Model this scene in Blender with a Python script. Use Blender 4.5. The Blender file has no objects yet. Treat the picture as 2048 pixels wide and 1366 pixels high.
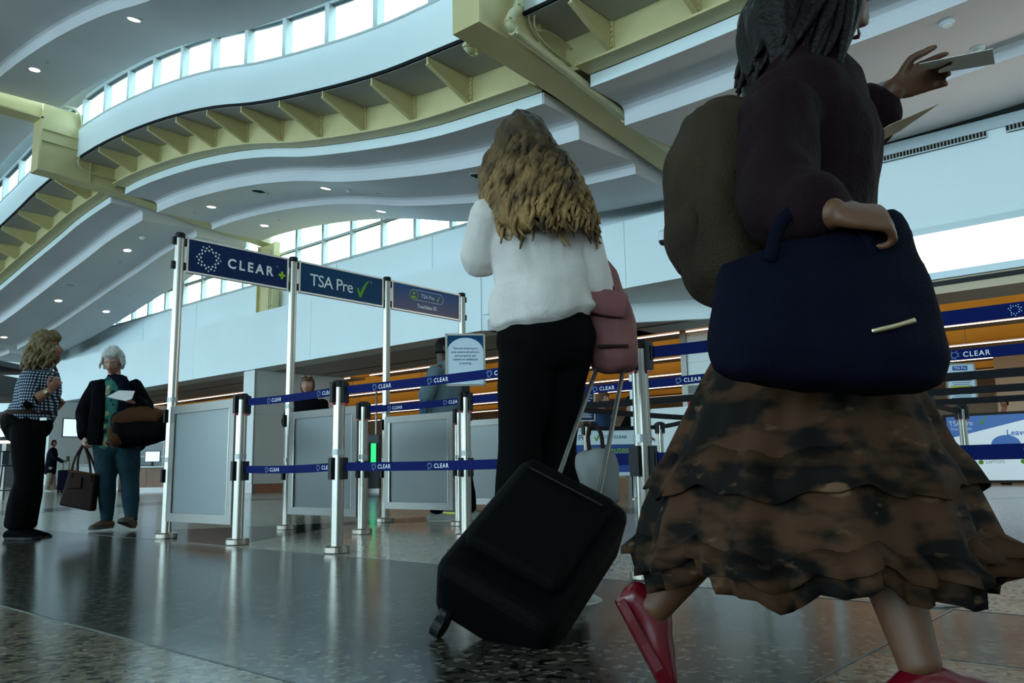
import bpy, bmesh, math, random
import numpy as np
from mathutils import Vector, noise, Matrix
random.seed(7)
sc = bpy.context.scene
col = sc.collection

# ------------------------------------------------------------------ camera, world, exposure
# world axes: +X runs from the camera towards the checkpoint wall, +Y runs along that wall
FPX, PITCH, ROLL, CAMZ = 1650.0, math.radians(8.95), math.radians(0.96), 0.46
UU = np.array([.656, .7547, 0.]); VV = np.array([-.7547, .656, 0.]); ZZ = np.array([0, 0, 1.])
def _hall(p): return np.array([p @ UU / (UU @ UU), p @ VV / (VV @ VV), p[2]])
_f = np.array([0, math.cos(PITCH), math.sin(PITCH)]); _r0 = np.array([1., 0, 0]); _u0 = np.cross(_r0, _f)
_r = math.cos(ROLL) * _r0 - math.sin(ROLL) * _u0
_u = math.sin(ROLL) * _r0 + math.cos(ROLL) * _u0
cf, cr, cu = _hall(_f), _hall(_r), _hall(_u)
CAM = np.array([0, 0, CAMZ])
cam_d = bpy.data.cameras.new('camera'); cam = bpy.data.objects.new('camera', cam_d); col.objects.link(cam)
cam_d.sensor_width = 36; cam_d.lens = FPX / 2048 * 36; cam_d.clip_start = 0.05; cam_d.clip_end = 400
m4 = Matrix(((cr[0], cu[0], -cf[0], 0), (cr[1], cu[1], -cf[1], 0), (cr[2], cu[2], -cf[2], CAMZ), (0, 0, 0, 1)))
cam.matrix_world = m4
sc.camera = cam
sc.view_settings.view_transform = 'Standard'; sc.view_settings.look = 'None'
sc.view_settings.gamma = 1; sc.view_settings.use_curve_mapping = False
sc.view_settings.exposure = 0.62
wd = bpy.data.worlds.new('overcast_sky'); sc.world = wd; wd.use_nodes = True
bgn = wd.node_tree.nodes['Background']; bgn.inputs[0].default_value = (0.58, 0.87, 1.0, 1); bgn.inputs[1].default_value = 5.6
sc.cycles.max_bounces = 8; sc.cycles.diffuse_bounces = 5; sc.cycles.glossy_bounces = 4
sc.cycles.transmission_bounces = 6; sc.cycles.transparent_max_bounces = 12
sc.cycles.sample_clamp_indirect = 6; sc.cycles.use_denoising = True
sc.cycles.caustics_reflective = False; sc.cycles.caustics_refractive = False

HR = np.array([cr[0], cr[1], 0.]); HR /= np.linalg.norm(HR)       # horizontal, towards the right of the view
HF = np.array([-HR[1], HR[0], 0.])                                # horizontal, away from the camera
def ray(x, y): return cf + (x - 1024) / FPX * cr - (y - 683) / FPX * cu
def at(x, y, D):
    """point at depth D (metres, horizontally, from the camera)"""
    d = ray(x, y); return Vector(CAM + d * (D / (d @ HF)))
def gnd(x, y, z=0.0):
    d = ray(x, y); return Vector(CAM + d * ((z - CAMZ) / d[2]))
def onY(x, y, Y):
    d = ray(x, y); return Vector(CAM + d * (Y / d[1]))
def onX(x, y, X):
    d = ray(x, y); return Vector(CAM + d * (X / d[0]))
VR, VF, VZ = Vector(HR), Vector(HF), Vector((0, 0, 1))

# ------------------------------------------------------------------ materials
def lin(c):
    return tuple(((v / 255) / 12.92 if v / 255 <= .04045 else ((v / 255 + .055) / 1.055) ** 2.4) for v in c)
MATS = {}
def mat(name, c, rough=.6, metal=0., spec=None, emit=0., bump=0., bscale=60., noise_mix=0., nscale=8., c2=None, trans=0., alpha=1.0):
    if name in MATS: return MATS[name]
    spec = spec if spec is not None else (.5 if rough < .6 and 'print' not in name and 'hair' not in name else .12)
    m = bpy.data.materials.new(name); m.use_nodes = True
    nt = m.node_tree; b = nt.nodes['Principled BSDF']
    b.inputs['Base Color'].default_value = (*c, 1); b.inputs['Roughness'].default_value = rough
    b.inputs['Metallic'].default_value = metal; b.inputs['Specular IOR Level'].default_value = spec
    if trans: b.inputs['Transmission Weight'].default_value = trans
    if emit:
        b.inputs['Emission Color'].default_value = (*c, 1); b.inputs['Emission Strength'].default_value = emit
    if c2 is not None or bump:
        tc = nt.nodes.new('ShaderNodeTexCoord')
        nz = nt.nodes.new('ShaderNodeTexNoise'); nz.inputs['Scale'].default_value = nscale; nz.inputs['Detail'].default_value = 4
        nt.links.new(tc.outputs['Object'], nz.inputs['Vector'])
        if c2 is not None:
            rp = nt.nodes.new('ShaderNodeValToRGB'); rp.color_ramp.elements[0].position = .35; rp.color_ramp.elements[1].position = .65
            rp.color_ramp.elements[0].color = (*c, 1); rp.color_ramp.elements[1].color = (*c2, 1)
            nt.links.new(nz.outputs['Fac'], rp.inputs[0]); nt.links.new(rp.outputs[0], b.inputs['Base Color'])
        if bump:
            n2 = nt.nodes.new('ShaderNodeTexNoise'); n2.inputs['Scale'].default_value = bscale; n2.inputs['Detail'].default_value = 3
            nt.links.new(tc.outputs['Object'], n2.inputs['Vector'])
            bp = nt.nodes.new('ShaderNodeBump'); bp.inputs['Strength'].default_value = bump; bp.inputs['Distance'].default_value = .01
            nt.links.new(n2.outputs['Fac'], bp.inputs['Height']); nt.links.new(bp.outputs[0], b.inputs['Normal'])
    MATS[name] = m; return m

WALL = mat('painted_wall', (.72, .80, .83), .45, c2=(.75, .83, .86), nscale=.6)
CEIL = mat('ceiling_plaster', (.62, .62, .65), .7, c2=(.66, .66, .69), nscale=.8, bump=.05, bscale=200)
SOFF = mat('soffit_grey', (.42, .42, .43), .7, c2=(.46, .46, .46), nscale=1.5)
TANP = mat('beam_paint', (.58, .50, .25), .5, c2=(.62, .54, .28), nscale=2.)
DARK = mat('dark_void', (.015, .017, .02), .9)
ALU = mat('brushed_aluminium', (.36, .33, .29), .27, 1., bump=.015, bscale=300)
ALUF = mat('satin_frame', (.20, .19, .175), .42, .9, bump=.05, bscale=200)
STEEL = mat('steel_base', (.30, .26, .22), .3, 1., bump=.05, bscale=120)
BLKP = mat('black_plastic', (.008, .008, .009), .5, spec=.2)
REDP = mat('red_plastic', (.45, .02, .02), .4)
CLRP = mat('clear_collar', (.30, .31, .30), .25, .3)
BELT = mat('blue_belt', (.001, .007, .085), .75, bump=.2, bscale=400)
BELTK = mat('black_belt', (.010, .010, .012), .8, bump=.2, bscale=400)
WHITEP = mat('white_print', (.80, .84, .86), .5)
LBLUE = mat('pale_blue_print', (.40, .62, .80), .5)
NAVY = mat('navy_print', (.003, .018, .085), .45)
TEALB = mat('teal_blue_print', (.001, .055, .14), .4, c2=(.001, .035, .10), nscale=1.3)
DUSK = mat('dusk_print', (.03, .10, .26), .4)
GREENP = mat('lime_print', (.30, .52, .02), .5)
GREEN2 = mat('leaf_green_print', (.12, .36, .03), .5)
SIGNF = mat('sign_frame', (.62, .58, .54), .35, .6)
POSTER = mat('poster_white', (.55, .64, .72), .4)
MULL = mat('mullion_white', (.42, .46, .45), .5)
GASK = mat('gasket_dark', (.02, .05, .07), .5)
PANELW = mat('wall_panel_white', (.60, .63, .62), .35, c2=(.60, .64, .64), nscale=1.)
OCHRE = mat('ochre_paint', (.64, .40, .08), .6, c2=(.70, .45, .10), nscale=.7)
LED = mat('led_strip', (1.0, .84, .72), .5, emit=2.2)
LEDW = mat('downlight_lens', (1.0, .88, .74), .5, emit=4.)
LBOX = mat('light_box_diffuser', (1.0, .93, .82), .5, emit=3.2)
HOUS = mat('strip_housing', (.36, .32, .27), .5)
GREYM = mat('grille_metal', (.40, .45, .47), .4, .5)
BEIGE = mat('beige_panel', (.55, .42, .28), .5)
WOODP = mat('pale_wood', (.30, .26, .20), .5, c2=(.36, .31, .24), nscale=3)
BROWNP = mat('brown_laminate', (.22, .10, .05), .45, c2=(.27, .13, .07), nscale=2)
STONE = mat('baseboard_steel', (.24, .22, .21), .3, .7)
COPPER = mat('baseboard_copper', (.36, .18, .12), .35, .7)
SCREENW = mat('screen_white', (.50, .66, .85), .4, emit=.9)
def skin(n, c): return mat(n, c, .5, spec=.4, c2=tuple(v * 1.12 for v in c), nscale=14)
SKIN_A = skin('skin_fair', (.26, .115, .072)); SKIN_B = skin('skin_light', (.34, .17, .125)); SKIN_C = skin('skin_deep', (.055, .028, .020))
SKIN_D = skin('skin_tan', (.10, .040, .018))
HAIRB = mat('hair_blonde', (.19, .14, .07), .45, c2=(.08, .053, .025), nscale=30, bump=.5, bscale=90)
HAIRC = mat('hair_curly_gold', (.32, .19, .075), .5, c2=(.05, .028, .013), nscale=14, bump=.5, bscale=90)
HAIRG = mat('hair_grey', (.60, .59, .55), .5, c2=(.38, .37, .35), nscale=30, bump=.5, bscale=90)
HAIRD = mat('hair_dark', (.006, .004, .004), .45, bump=.5, bscale=90)
HAIRN = mat('hair_brown', (.09, .045, .025), .5, bump=.5, bscale=90)
def ombre(m, z0, z1, dark):
    nt = m.node_tree; b = nt.nodes['Principled BSDF']; src = b.inputs['Base Color'].links[0].from_socket
    tc = nt.nodes.new('ShaderNodeTexCoord'); sp = nt.nodes.new('ShaderNodeSeparateXYZ'); nt.links.new(tc.outputs['Object'], sp.inputs[0])
    mr = nt.nodes.new('ShaderNodeMapRange'); mr.inputs[1].default_value = z0; mr.inputs[2].default_value = z1; nt.links.new(sp.outputs[2], mr.inputs[0])
    mx = nt.nodes.new('ShaderNodeMix'); mx.data_type = 'RGBA'; mx.inputs[7].default_value = (*dark, 1); nt.links.new(mr.outputs[0], mx.inputs[0]); nt.links.new(src, mx.inputs[6]); nt.links.new(mx.outputs[2], b.inputs['Base Color'])
ombre(HAIRC, 1.35, 1.75, (.035, .022, .013))
BLACKC = mat('black_cloth', (.002, .002, .0026), .85, spec=.05, bump=.3, bscale=180)
BLACKK = mat('black_knit', (.003, .003, .0045), .9, spec=.05, bump=.6, bscale=140)
NAVYC = mat('navy_cloth', (.0025, .003, .009), .8, spec=.05, bump=.3, bscale=180)
TEALT = mat('teal_leggings', (.009, .030, .042), .8, c2=(.012, .037, .05), nscale=20, bump=.3, bscale=200)
POLO = mat('grey_blue_polo', (.10, .14, .16), .85, bump=.3, bscale=160)
SLEV = mat('slate_sleeve', (.05, .09, .13), .85, bump=.3, bscale=160)
WTOP = mat('white_knit', (.66, .59, .55), .8, c2=(.56, .50, .46), nscale=5, bump=.3, bscale=120)
MAROON = mat('maroon_knit', (.009, .0022, .004), .85, bump=.4, bscale=140)
KHAKI = mat('khaki_cloth', (.30, .26, .21), .85)
OLIVE = mat('olive_canvas', (.032, .021, .011), .85, bump=.5, bscale=160, c2=(.022, .014, .008), nscale=6)
PINKL = mat('pink_leather', (.20, .075, .07), .6, c2=(.16, .06, .06), nscale=8)
BRLEA = mat('dark_brown_leather', (.020, .009, .007), .65, bump=.3, bscale=80)
BRCAN = mat('brown_canvas', (.07, .028, .011), .8, bump=.4, bscale=100)
CASEB = mat('black_nylon', (.0018, .0018, .0022), .6, spec=.05, bump=.4, bscale=220)
LGREY = mat('light_grey_canvas', (.20, .20, .19), .8)
REDSH = mat('red_patent', (.11, .002, .007), .25)
SHOEW = mat('white_mesh_shoe', (.50, .50, .47), .7, bump=.4, bscale=150)
SHOEB = mat('brown_moccasin', (.07, .04, .022), .55)
SOLE = mat('rubber_sole', (.10, .085, .07), .8)
SOLEW = mat('white_sole', (.60, .58, .52), .7)
PAPER = mat('paper_sheet', (.85, .85, .83), .7)
PAPERT = mat('tan_paper_sheet', (.50, .40, .28), .7)
EYEW = mat('eye_white', (.6, .6, .58), .2); IRIS = mat('iris_dark', (.02, .015, .01), .2)
LIPM = mat('lip', (.30, .09, .08), .5); GOLD = mat('bracelet_gold', (.6, .5, .3), .3, 1.)
REDN = mat('red_sign', (.42, .015, .02), .5)
BLUEC = mat('counter_blue', (.010, .06, .28), .4)
YELLO = mat('yellow_highlight', (.75, .72, .05), .5)

def glass_mat():
    m = bpy.data.materials.new('window_glass'); m.use_nodes = True; nt = m.node_tree; nt.nodes.clear()
    o = nt.nodes.new('ShaderNodeOutputMaterial'); mx = nt.nodes.new('ShaderNodeMixShader')
    t = nt.nodes.new('ShaderNodeBsdfTransparent'); t.inputs[0].default_value = (.93, .97, .97, 1)
    g = nt.nodes.new('ShaderNodeBsdfGlossy'); g.inputs['Roughness'].default_value = .03
    mx.inputs[0].default_value = .05; nt.links.new(t.outputs[0], mx.inputs[1]); nt.links.new(g.outputs[0], mx.inputs[2])
    nt.links.new(mx.outputs[0], o.inputs[0]); return m
GLASS = glass_mat()
def frosted_mat():
    m = bpy.data.materials.new('frosted_acrylic'); m.use_nodes = True; nt = m.node_tree; nt.nodes.clear()
    o = nt.nodes.new('ShaderNodeOutputMaterial'); mx = nt.nodes.new('ShaderNodeMixShader'); mx.inputs[0].default_value = .45
    m2 = nt.nodes.new('ShaderNodeMixShader'); m2.inputs[0].default_value = .45
    d = nt.nodes.new('ShaderNodeBsdfDiffuse'); d.inputs[0].default_value = (.58, .63, .64, 1)
    tl = nt.nodes.new('ShaderNodeBsdfTranslucent'); tl.inputs[0].default_value = (.60, .66, .68, 1)
    rf = nt.nodes.new('ShaderNodeBsdfRefraction'); rf.inputs['Roughness'].default_value = .42; rf.inputs['IOR'].default_value = 1.08
    rf.inputs[0].default_value = (.75, .80, .82, 1)
    gl = nt.nodes.new('ShaderNodeBsdfGlossy'); gl.inputs['Roughness'].default_value = .3; gl.inputs[0].default_value = (.8, .8, .8, 1)
    m3 = nt.nodes.new('ShaderNodeMixShader'); m3.inputs[0].default_value = .06
    nt.links.new(d.outputs[0], m2.inputs[1]); nt.links.new(tl.outputs[0], m2.inputs[2])
    nt.links.new(m2.outputs[0], mx.inputs[1]); nt.links.new(rf.outputs[0], mx.inputs[2])
    nt.links.new(mx.outputs[0], m3.inputs[1]); nt.links.new(gl.outputs[0], m3.inputs[2])
    nt.links.new(m3.outputs[0], o.inputs[0]); return m
FROST = frosted_mat()
def terrazzo(name, base, chip_d, chip_l, rough):
    m = bpy.data.materials.new(name); m.use_nodes = True; nt = m.node_tree; b = nt.nodes['Principled BSDF']
    tc = nt.nodes.new('ShaderNodeTexCoord')
    v = nt.nodes.new('ShaderNodeTexVoronoi'); v.inputs['Scale'].default_value = 62
    nt.links.new(tc.outputs['Object'], v.inputs['Vector'])
    sep = nt.nodes.new('ShaderNodeSeparateColor'); nt.links.new(v.outputs['Color'], sep.inputs[0])
    r = nt.nodes.new('ShaderNodeValToRGB'); cr_ = r.color_ramp; cr_.interpolation = 'CONSTANT'
    cr_.elements[0].position = 0; cr_.elements[0].color = (*chip_d, 1)
    cr_.elements[1].position = .22; cr_.elements[1].color = (*base, 1)
    e = cr_.elements.new(.55); e.color = (*[x * 1.12 for x in base], 1)
    e = cr_.elements.new(.86); e.color = (*chip_l, 1)
    nt.links.new(sep.outputs[0], r.inputs[0])
    nz = nt.nodes.new('ShaderNodeTexNoise'); nz.inputs['Scale'].default_value = 1.2
    nt.links.new(tc.outputs['Object'], nz.inputs['Vector'])
    mx = nt.nodes.new('ShaderNodeMix'); mx.data_type = 'RGBA'; mx.blend_type = 'MULTIPLY'; mx.inputs[0].default_value = .25
    nt.links.new(r.outputs[0], mx.inputs[6]); nt.links.new(nz.outputs['Fac'], mx.inputs[7])
    nt.links.new(mx.outputs[2], b.inputs['Base Color'])
    b.inputs['Roughness'].default_value = rough; b.inputs['Specular IOR Level'].default_value = .16
    n2 = nt.nodes.new('ShaderNodeTexNoise'); n2.inputs['Scale'].default_value = 9; n2.inputs['Detail'].default_value = 4
    nt.links.new(tc.outputs['Object'], n2.inputs['Vector'])
    bp = nt.nodes.new('ShaderNodeBump'); bp.inputs['Strength'].default_value = .12; bp.inputs['Distance'].default_value = .004
    nt.links.new(n2.outputs['Fac'], bp.inputs['Height']); nt.links.new(bp.outputs[0], b.inputs['Normal'])
    return m
TZ_TAN = terrazzo('terrazzo_tan', (.17, .135, .085), (.015, .010, .007), (.25, .21, .15), .19)
TZ_DARK = terrazzo('terrazzo_dark', (.048, .043, .033), (.004, .004, .004), (.15, .14, .115), .18)
TZ_LIGHT = terrazzo('terrazzo_light', (.36, .33, .27), (.09, .08, .065), (.46, .43, .37), .17)
TZ_BLUE = terrazzo('terrazzo_slate', (.012, .016, .020), (.003, .004, .005), (.03, .035, .04), .15)

def gingham():
    m = bpy.data.materials.new('navy_gingham'); m.use_nodes = True; nt = m.node_tree; b = nt.nodes['Principled BSDF']
    tc = nt.nodes.new('ShaderNodeTexCoord'); sp = nt.nodes.new('ShaderNodeSeparateXYZ'); nt.links.new(tc.outputs['Object'], sp.inputs[0])
    def stripe(inp):
        a = nt.nodes.new('ShaderNodeMath'); a.operation = 'MULTIPLY'; a.inputs[1].default_value = 42; nt.links.new(inp, a.inputs[0])
        f = nt.nodes.new('ShaderNodeMath'); f.operation = 'FRACT'; nt.links.new(a.outputs[0], f.inputs[0])
        g = nt.nodes.new('ShaderNodeMath'); g.operation = 'GREATER_THAN'; g.inputs[1].default_value = .5; nt.links.new(f.outputs[0], g.inputs[0]); return g
    s1 = stripe(sp.outputs[2])
    ad = nt.nodes.new('ShaderNodeMath'); ad.operation = 'SUBTRACT'; nt.links.new(sp.outputs[0], ad.inputs[0]); nt.links.new(sp.outputs[1], ad.inputs[1])
    s2 = stripe(ad.outputs[0])
    su = nt.nodes.new('ShaderNodeMath'); su.operation = 'ADD'; nt.links.new(s1.outputs[0], su.inputs[0]); nt.links.new(s2.outputs[0], su.inputs[1])
    dv = nt.nodes.new('ShaderNodeMath'); dv.operation = 'MULTIPLY'; dv.inputs[1].default_value = .5; nt.links.new(su.outputs[0], dv.inputs[0])
    r = nt.nodes.new('ShaderNodeValToRGB'); r.color_ramp.interpolation = 'CONSTANT'
    r.color_ramp.elements[0].color = (.42, .48, .52, 1); r.color_ramp.elements[1].position = .4; r.color_ramp.elements[1].color = (.035, .05, .085, 1)
    e = r.color_ramp.elements.new(.8); e.color = (.006, .010, .022, 1)
    nt.links.new(dv.outputs[0], r.inputs[0]); nt.links.new(r.outputs[0], b.inputs['Base Color']); b.inputs['Roughness'].default_value = .8; b.inputs['Specular IOR Level'].default_value = .12
    return m
GING = gingham()
def blotch(name, base, cols, scale, rough=.8, stretch=(1, 1, 1)):
    m = bpy.data.materials.new(name); m.use_nodes = True; nt = m.node_tree; b = nt.nodes['Principled BSDF']
    tc = nt.nodes.new('ShaderNodeTexCoord'); mp = nt.nodes.new('ShaderNodeMapping'); mp.inputs['Scale'].default_value = stretch
    nt.links.new(tc.outputs['Object'], mp.inputs[0]); prev = None; b.inputs['Roughness'].default_value = rough; b.inputs['Specular IOR Level'].default_value = .12
    for i, (c, lo, hi, s) in enumerate(cols):
        nz = nt.nodes.new('ShaderNodeTexNoise'); nz.inputs['Scale'].default_value = scale * s; nz.inputs['Detail'].default_value = 3
        nz.noise_dimensions = '4D'; nz.inputs['W'].default_value = i * 7.3
        nt.links.new(mp.outputs[0], nz.inputs['Vector'])
        r = nt.nodes.new('ShaderNodeValToRGB'); r.color_ramp.elements[0].position = lo; r.color_ramp.elements[1].position = hi
        nt.links.new(nz.outputs['Fac'], r.inputs[0])
        mx = nt.nodes.new('ShaderNodeMix'); mx.data_type = 'RGBA'; mx.inputs[7].default_value = (*c, 1)
        nt.links.new(r.outputs[0], mx.inputs[0])
        if prev is None: mx.inputs[6].default_value = (*base, 1)
        else: nt.links.new(prev, mx.inputs[6])
        prev = mx.outputs[2]
    nt.links.new(prev, b.inputs['Base Color']); return m
FLORAL = blotch('turquoise_floral', (.035, .17, .135), [((.40, .34, .18), .60, .64, 1.), ((.012, .02, .02), .57, .60, 1.7), ((.16, .03, .04), .66, .70, 1.3)], 11)
SKIRT = blotch('brown_print_skirt', (.050, .022, .010), [((.004, .003, .002), .44, .56, 1.), ((.11, .058, .030), .62, .70, 1.8)], 8, stretch=(1, 1, 2.2))

# ------------------------------------------------------------------ mesh helpers
class MB:
    def __init__(s): s.v = []; s.f = []; s.mi = []
    def add(s, vs, fs, mi=0):
        n = len(s.v); s.v += [tuple(p) for p in vs]; s.f += [tuple(i + n for i in f) for f in fs]; s.mi += [mi] * len(fs); return s
    def box(s, x0, x1, y0, y1, z0, z1, mi=0):
        return s.add([(x0, y0, z0), (x1, y0, z0), (x1, y1, z0), (x0, y1, z0), (x0, y0, z1), (x1, y0, z1), (x1, y1, z1), (x0, y1, z1)],
                     [(0, 3, 2, 1), (4, 5, 6, 7), (0, 1, 5, 4), (1, 2, 6, 5), (2, 3, 7, 6), (3, 0, 4, 7)], mi)
    def obox(s, c, ax, ay, az, mi=0):
        """box around c with half-axis vectors"""
        c = Vector(c); ax, ay, az = Vector(ax), Vector(ay), Vector(az)
        vs = [c + sx * ax + sy * ay + sz * az for sz in (-1, 1) for sx, sy in ((-1, -1), (1, -1), (1, 1), (-1, 1))]
        return s.add(vs, [(0, 3, 2, 1), (4, 5, 6, 7), (0, 1, 5, 4), (1, 2, 6, 5), (2, 3, 7, 6), (3, 0, 4, 7)], mi)
    def lathe(s, prof, n=24, c=(0, 0, 0), mi=0):
        vs = []; fs = []
        for r, z in prof:
            for k in range(n):
                a = 2 * math.pi * k / n; vs.append((c[0] + r * math.cos(a), c[1] + r * math.sin(a), c[2] + z))
        for i in range(len(prof) - 1):
            for k in range(n):
                k2 = (k + 1) % n; fs.append((i * n + k, i * n + k2, (i + 1) * n + k2, (i + 1) * n + k))
        fs.append(tuple(range(n - 1, -1, -1))); fs.append(tuple((len(prof) - 1) * n + k for k in range(n)))
        return s.add(vs, fs, mi)
    def prism(s, poly, axis_pts, mi=0):
        """poly: list of 3D points (planar); extruded by the vector axis_pts"""
        a = Vector(axis_pts); n = len(poly); vs = [Vector(p) for p in poly] + [Vector(p) + a for p in poly]
        fs = [tuple(range(n)), tuple(range(2 * n - 1, n - 1, -1))] + [(i, (i + 1) % n, n + (i + 1) % n, n + i) for i in range(n)]
        return s.add(vs, fs, mi)
    def tube(s, pts, rad, side=None, seg=14, sub=3, mi=0, cap=.7):
        P = [Vector(p) for p in pts]; R = [(r, r) if not isinstance(r, (tuple, list)) else tuple(r) for r in rad]
        if sub > 1 and len(P) > 2:
            Q = []; S = []
            for i in range(len(P) - 1):
                p0 = P[max(i - 1, 0)]; p1 = P[i]; p2 = P[i + 1]; p3 = P[min(i + 2, len(P) - 1)]
                for k in range(sub):
                    t = k / sub
                    Q.append(.5 * ((2 * p1) + (p2 - p0) * t + (2 * p0 - 5 * p1 + 4 * p2 - p3) * t * t + (3 * p1 - p0 - 3 * p2 + p3) * t ** 3))
                    tt = t * t * (3 - 2 * t); S.append(tuple(R[i][j] * (1 - tt) + R[i + 1][j] * tt for j in (0, 1)))
            Q.append(P[-1]); S.append(R[-1]); P, R = Q, S
        n = len(P); sd = Vector(side) if side is not None else None; rings = []; prev = None
        for i in range(n):
            t = (P[min(i + 1, n - 1)] - P[max(i - 1, 0)]).normalized()
            ref = sd if sd is not None else (prev if prev is not None else (Vector((1, 0, 0)) if abs(t.x) < .8 else Vector((0, 1, 0))))
            a = ref - ref.dot(t) * t
            if a.length < 1e-4: a = Vector((0, 1, 0)) - t.y * t
            a.normalize(); b = t.cross(a); prev = a
            rings.append((P[i], a, b, t, R[i]))
        full = []
        if cap:
            p, a, b, t, r = rings[0]; m = min(r)
            full += [(p - t * m * cap, a, b, (r[0] * .35, r[1] * .35)), (p - t * m * cap * .6, a, b, (r[0] * .8, r[1] * .8))]
        full += [(p, a, b, r) for p, a, b, t, r in rings]
        if cap:
            p, a, b, t, r = rings[-1]; m = min(r)
            full += [(p + t * m * cap * .6, a, b, (r[0] * .8, r[1] * .8)), (p + t * m * cap, a, b, (r[0] * .35, r[1] * .35))]
        vs = []; fs = []
        for p, a, b, r in full:
            for k in range(seg):
                an = 2 * math.pi * k / seg; vs.append(p + a * (r[0] * math.cos(an)) + b * (r[1] * math.sin(an)))
        for i in range(len(full) - 1):
            for k in range(seg):
                k2 = (k + 1) % seg; fs.append((i * seg + k, i * seg + k2, (i + 1) * seg + k2, (i + 1) * seg + k))
        fs.append(tuple(range(seg - 1, -1, -1))); fs.append(tuple((len(full) - 1) * seg + k for k in range(seg)))
        return s.add(vs, fs, mi)
    def ball(s, c, r, nu=14, nv=10, ax=None, mi=0, fn=None):
        """ellipsoid; r scalar or 3; ax: three axis vectors; fn(dir)->radius factor"""
        r = (r, r, r) if not isinstance(r, (tuple, list)) else r
        ax = ax or (Vector((1, 0, 0)), Vector((0, 1, 0)), Vector((0, 0, 1))); c = Vector(c); vs = []; fs = []
        for j in range(nv + 1):
            ph = math.pi * j / nv
            for k in range(nu):
                th = 2 * math.pi * k / nu; d = (math.sin(ph) * math.cos(th), math.sin(ph) * math.sin(th), math.cos(ph))
                o = Vector((d[0] * r[0], d[1] * r[1], d[2] * r[2]))
                if fn: o = fn(d, o)
                vs.append(c + ax[0] * o.x + ax[1] * o.y + ax[2] * o.z)
        for j in range(nv):
            for k in range(nu):
                k2 = (k + 1) % nu; fs.append((j * nu + k, (j + 1) * nu + k, (j + 1) * nu + k2, j * nu + k2))
        return s.add(vs, fs, mi)
    def mesh(s, name, mats, smooth=False, weld=False):
        me = bpy.data.meshes.new(name); me.from_pydata(s.v, [], s.f)
        for m in (mats if isinstance(mats, (list, tuple)) else [mats]): me.materials.append(m)
        me.polygons.foreach_set('material_index', s.mi)
        if weld:
            bm = bmesh.new(); bm.from_mesh(me); bmesh.ops.remove_doubles(bm, verts=bm.verts, dist=1e-5)
            bmesh.ops.recalc_face_normals(bm, faces=bm.faces); bm.to_mesh(me); bm.free()
        if smooth: me.polygons.foreach_set('use_smooth', [True] * len(me.polygons))
        me.update(); return me
    def build(s, name, mats, parent=None, smooth=False, weld=False, bevel=0, loc=None, label=None):
        me = s.mesh(name, mats, smooth, weld); o = bpy.data.objects.new(name, me); col.objects.link(o)
        if parent is not None: o.parent = parent
        if loc is not None: o.location = loc
        if bevel:
            md = o.modifiers.new('bevel', 'BEVEL'); md.width = bevel; md.segments = 2; md.limit_method = 'ANGLE'
        if smooth == 'auto': pass
        if label: o['label'] = label
        return o
def tag(o, label=None, cat=None, group=None, kind=None):
    if label: o['label'] = label
    if cat: o['category'] = cat
    if group: o['group'] = group
    if kind: o['kind'] = kind
    return o
def empty(name, loc, label=None, cat=None, group=None, kind=None, rz=0):
    o = bpy.data.objects.new(name, None); col.objects.link(o); o.location = loc; o.rotation_euler = (0, 0, rz)
    return tag(o, label, cat, group, kind)
KIDS = {}
def children(o): return [c for c in bpy.data.objects if c.parent == o]
def copy_tree(o, parent=None, loc=None):
    c = o.copy(); col.objects.link(c); c.parent = parent
    if loc is not None: c.location = loc
    for ch in list(o.children): copy_tree(ch, c)
    return c
dg = None
def solidify(mb, name, mt, parent, voxel=.008, smooth=3, fold=0., ffreq=(9, 9, 5), label=None, seed=0):
    """unite overlapping tubes into one continuous surface (voxel remesh), add cloth folds"""
    me = mb.mesh('tmp', mt); o = bpy.data.objects.new('tmp', me); col.objects.link(o)
    r = o.modifiers.new('r', 'REMESH'); r.mode = 'VOXEL'; r.voxel_size = voxel; r.use_smooth_shade = True
    if smooth:
        sm = o.modifiers.new('s', 'SMOOTH'); sm.iterations = smooth; sm.factor = .5
    d = bpy.context.evaluated_depsgraph_get(); me2 = bpy.data.meshes.new_from_object(o.evaluated_get(d))
    bpy.data.objects.remove(o); me2.name = name; me2.materials.clear(); me2.materials.append(mt if not isinstance(mt, list) else mt[0])
    if fold:
        n = len(me2.vertices); co = np.empty(n * 3); me2.vertices.foreach_get('co', co); co = co.reshape(-1, 3)
        no = np.empty(n * 3); me2.vertices.foreach_get('normal', no); no = no.reshape(-1, 3)
        x = co * np.array(ffreq) + seed
        d_ = np.array([noise.noise(Vector(p)) for p in x]) + .5 * np.array([noise.noise(Vector(p) * 2.3) for p in x])
        co += no * (d_ * fold)[:, None]; me2.vertices.foreach_set('co', co.ravel())
    me2.polygons.foreach_set('use_smooth', [True] * len(me2.polygons)); me2.update()
    ob = bpy.data.objects.new(name, me2); col.objects.link(ob); ob.parent = parent
    if label: ob['label'] = label
    return ob
def text_mb(txt, size, org, ax, up, bold=0., spacing=1., align='LEFT', shear=0., sx=1.):
    cu_ = bpy.data.curves.new('t', 'FONT'); cu_.body = txt; cu_.size = size; cu_.offset = bold; cu_.space_character = spacing
    cu_.align_x = align; cu_.shear = shear; cu_.resolution_u = 3
    o = bpy.data.objects.new('t', cu_); col.objects.link(o)
    d = bpy.context.evaluated_depsgraph_get(); me = bpy.data.meshes.new_from_object(o.evaluated_get(d))
    org, ax, up = Vector(org), Vector(ax), Vector(up); mb = MB()
    mb.add([org + ax * (v.co.x * sx) + up * v.co.y for v in me.vertices], [tuple(p.vertices) for p in me.polygons])
    bpy.data.objects.remove(o); bpy.data.curves.remove(cu_); bpy.data.meshes.remove(me)
    return mb
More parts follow.
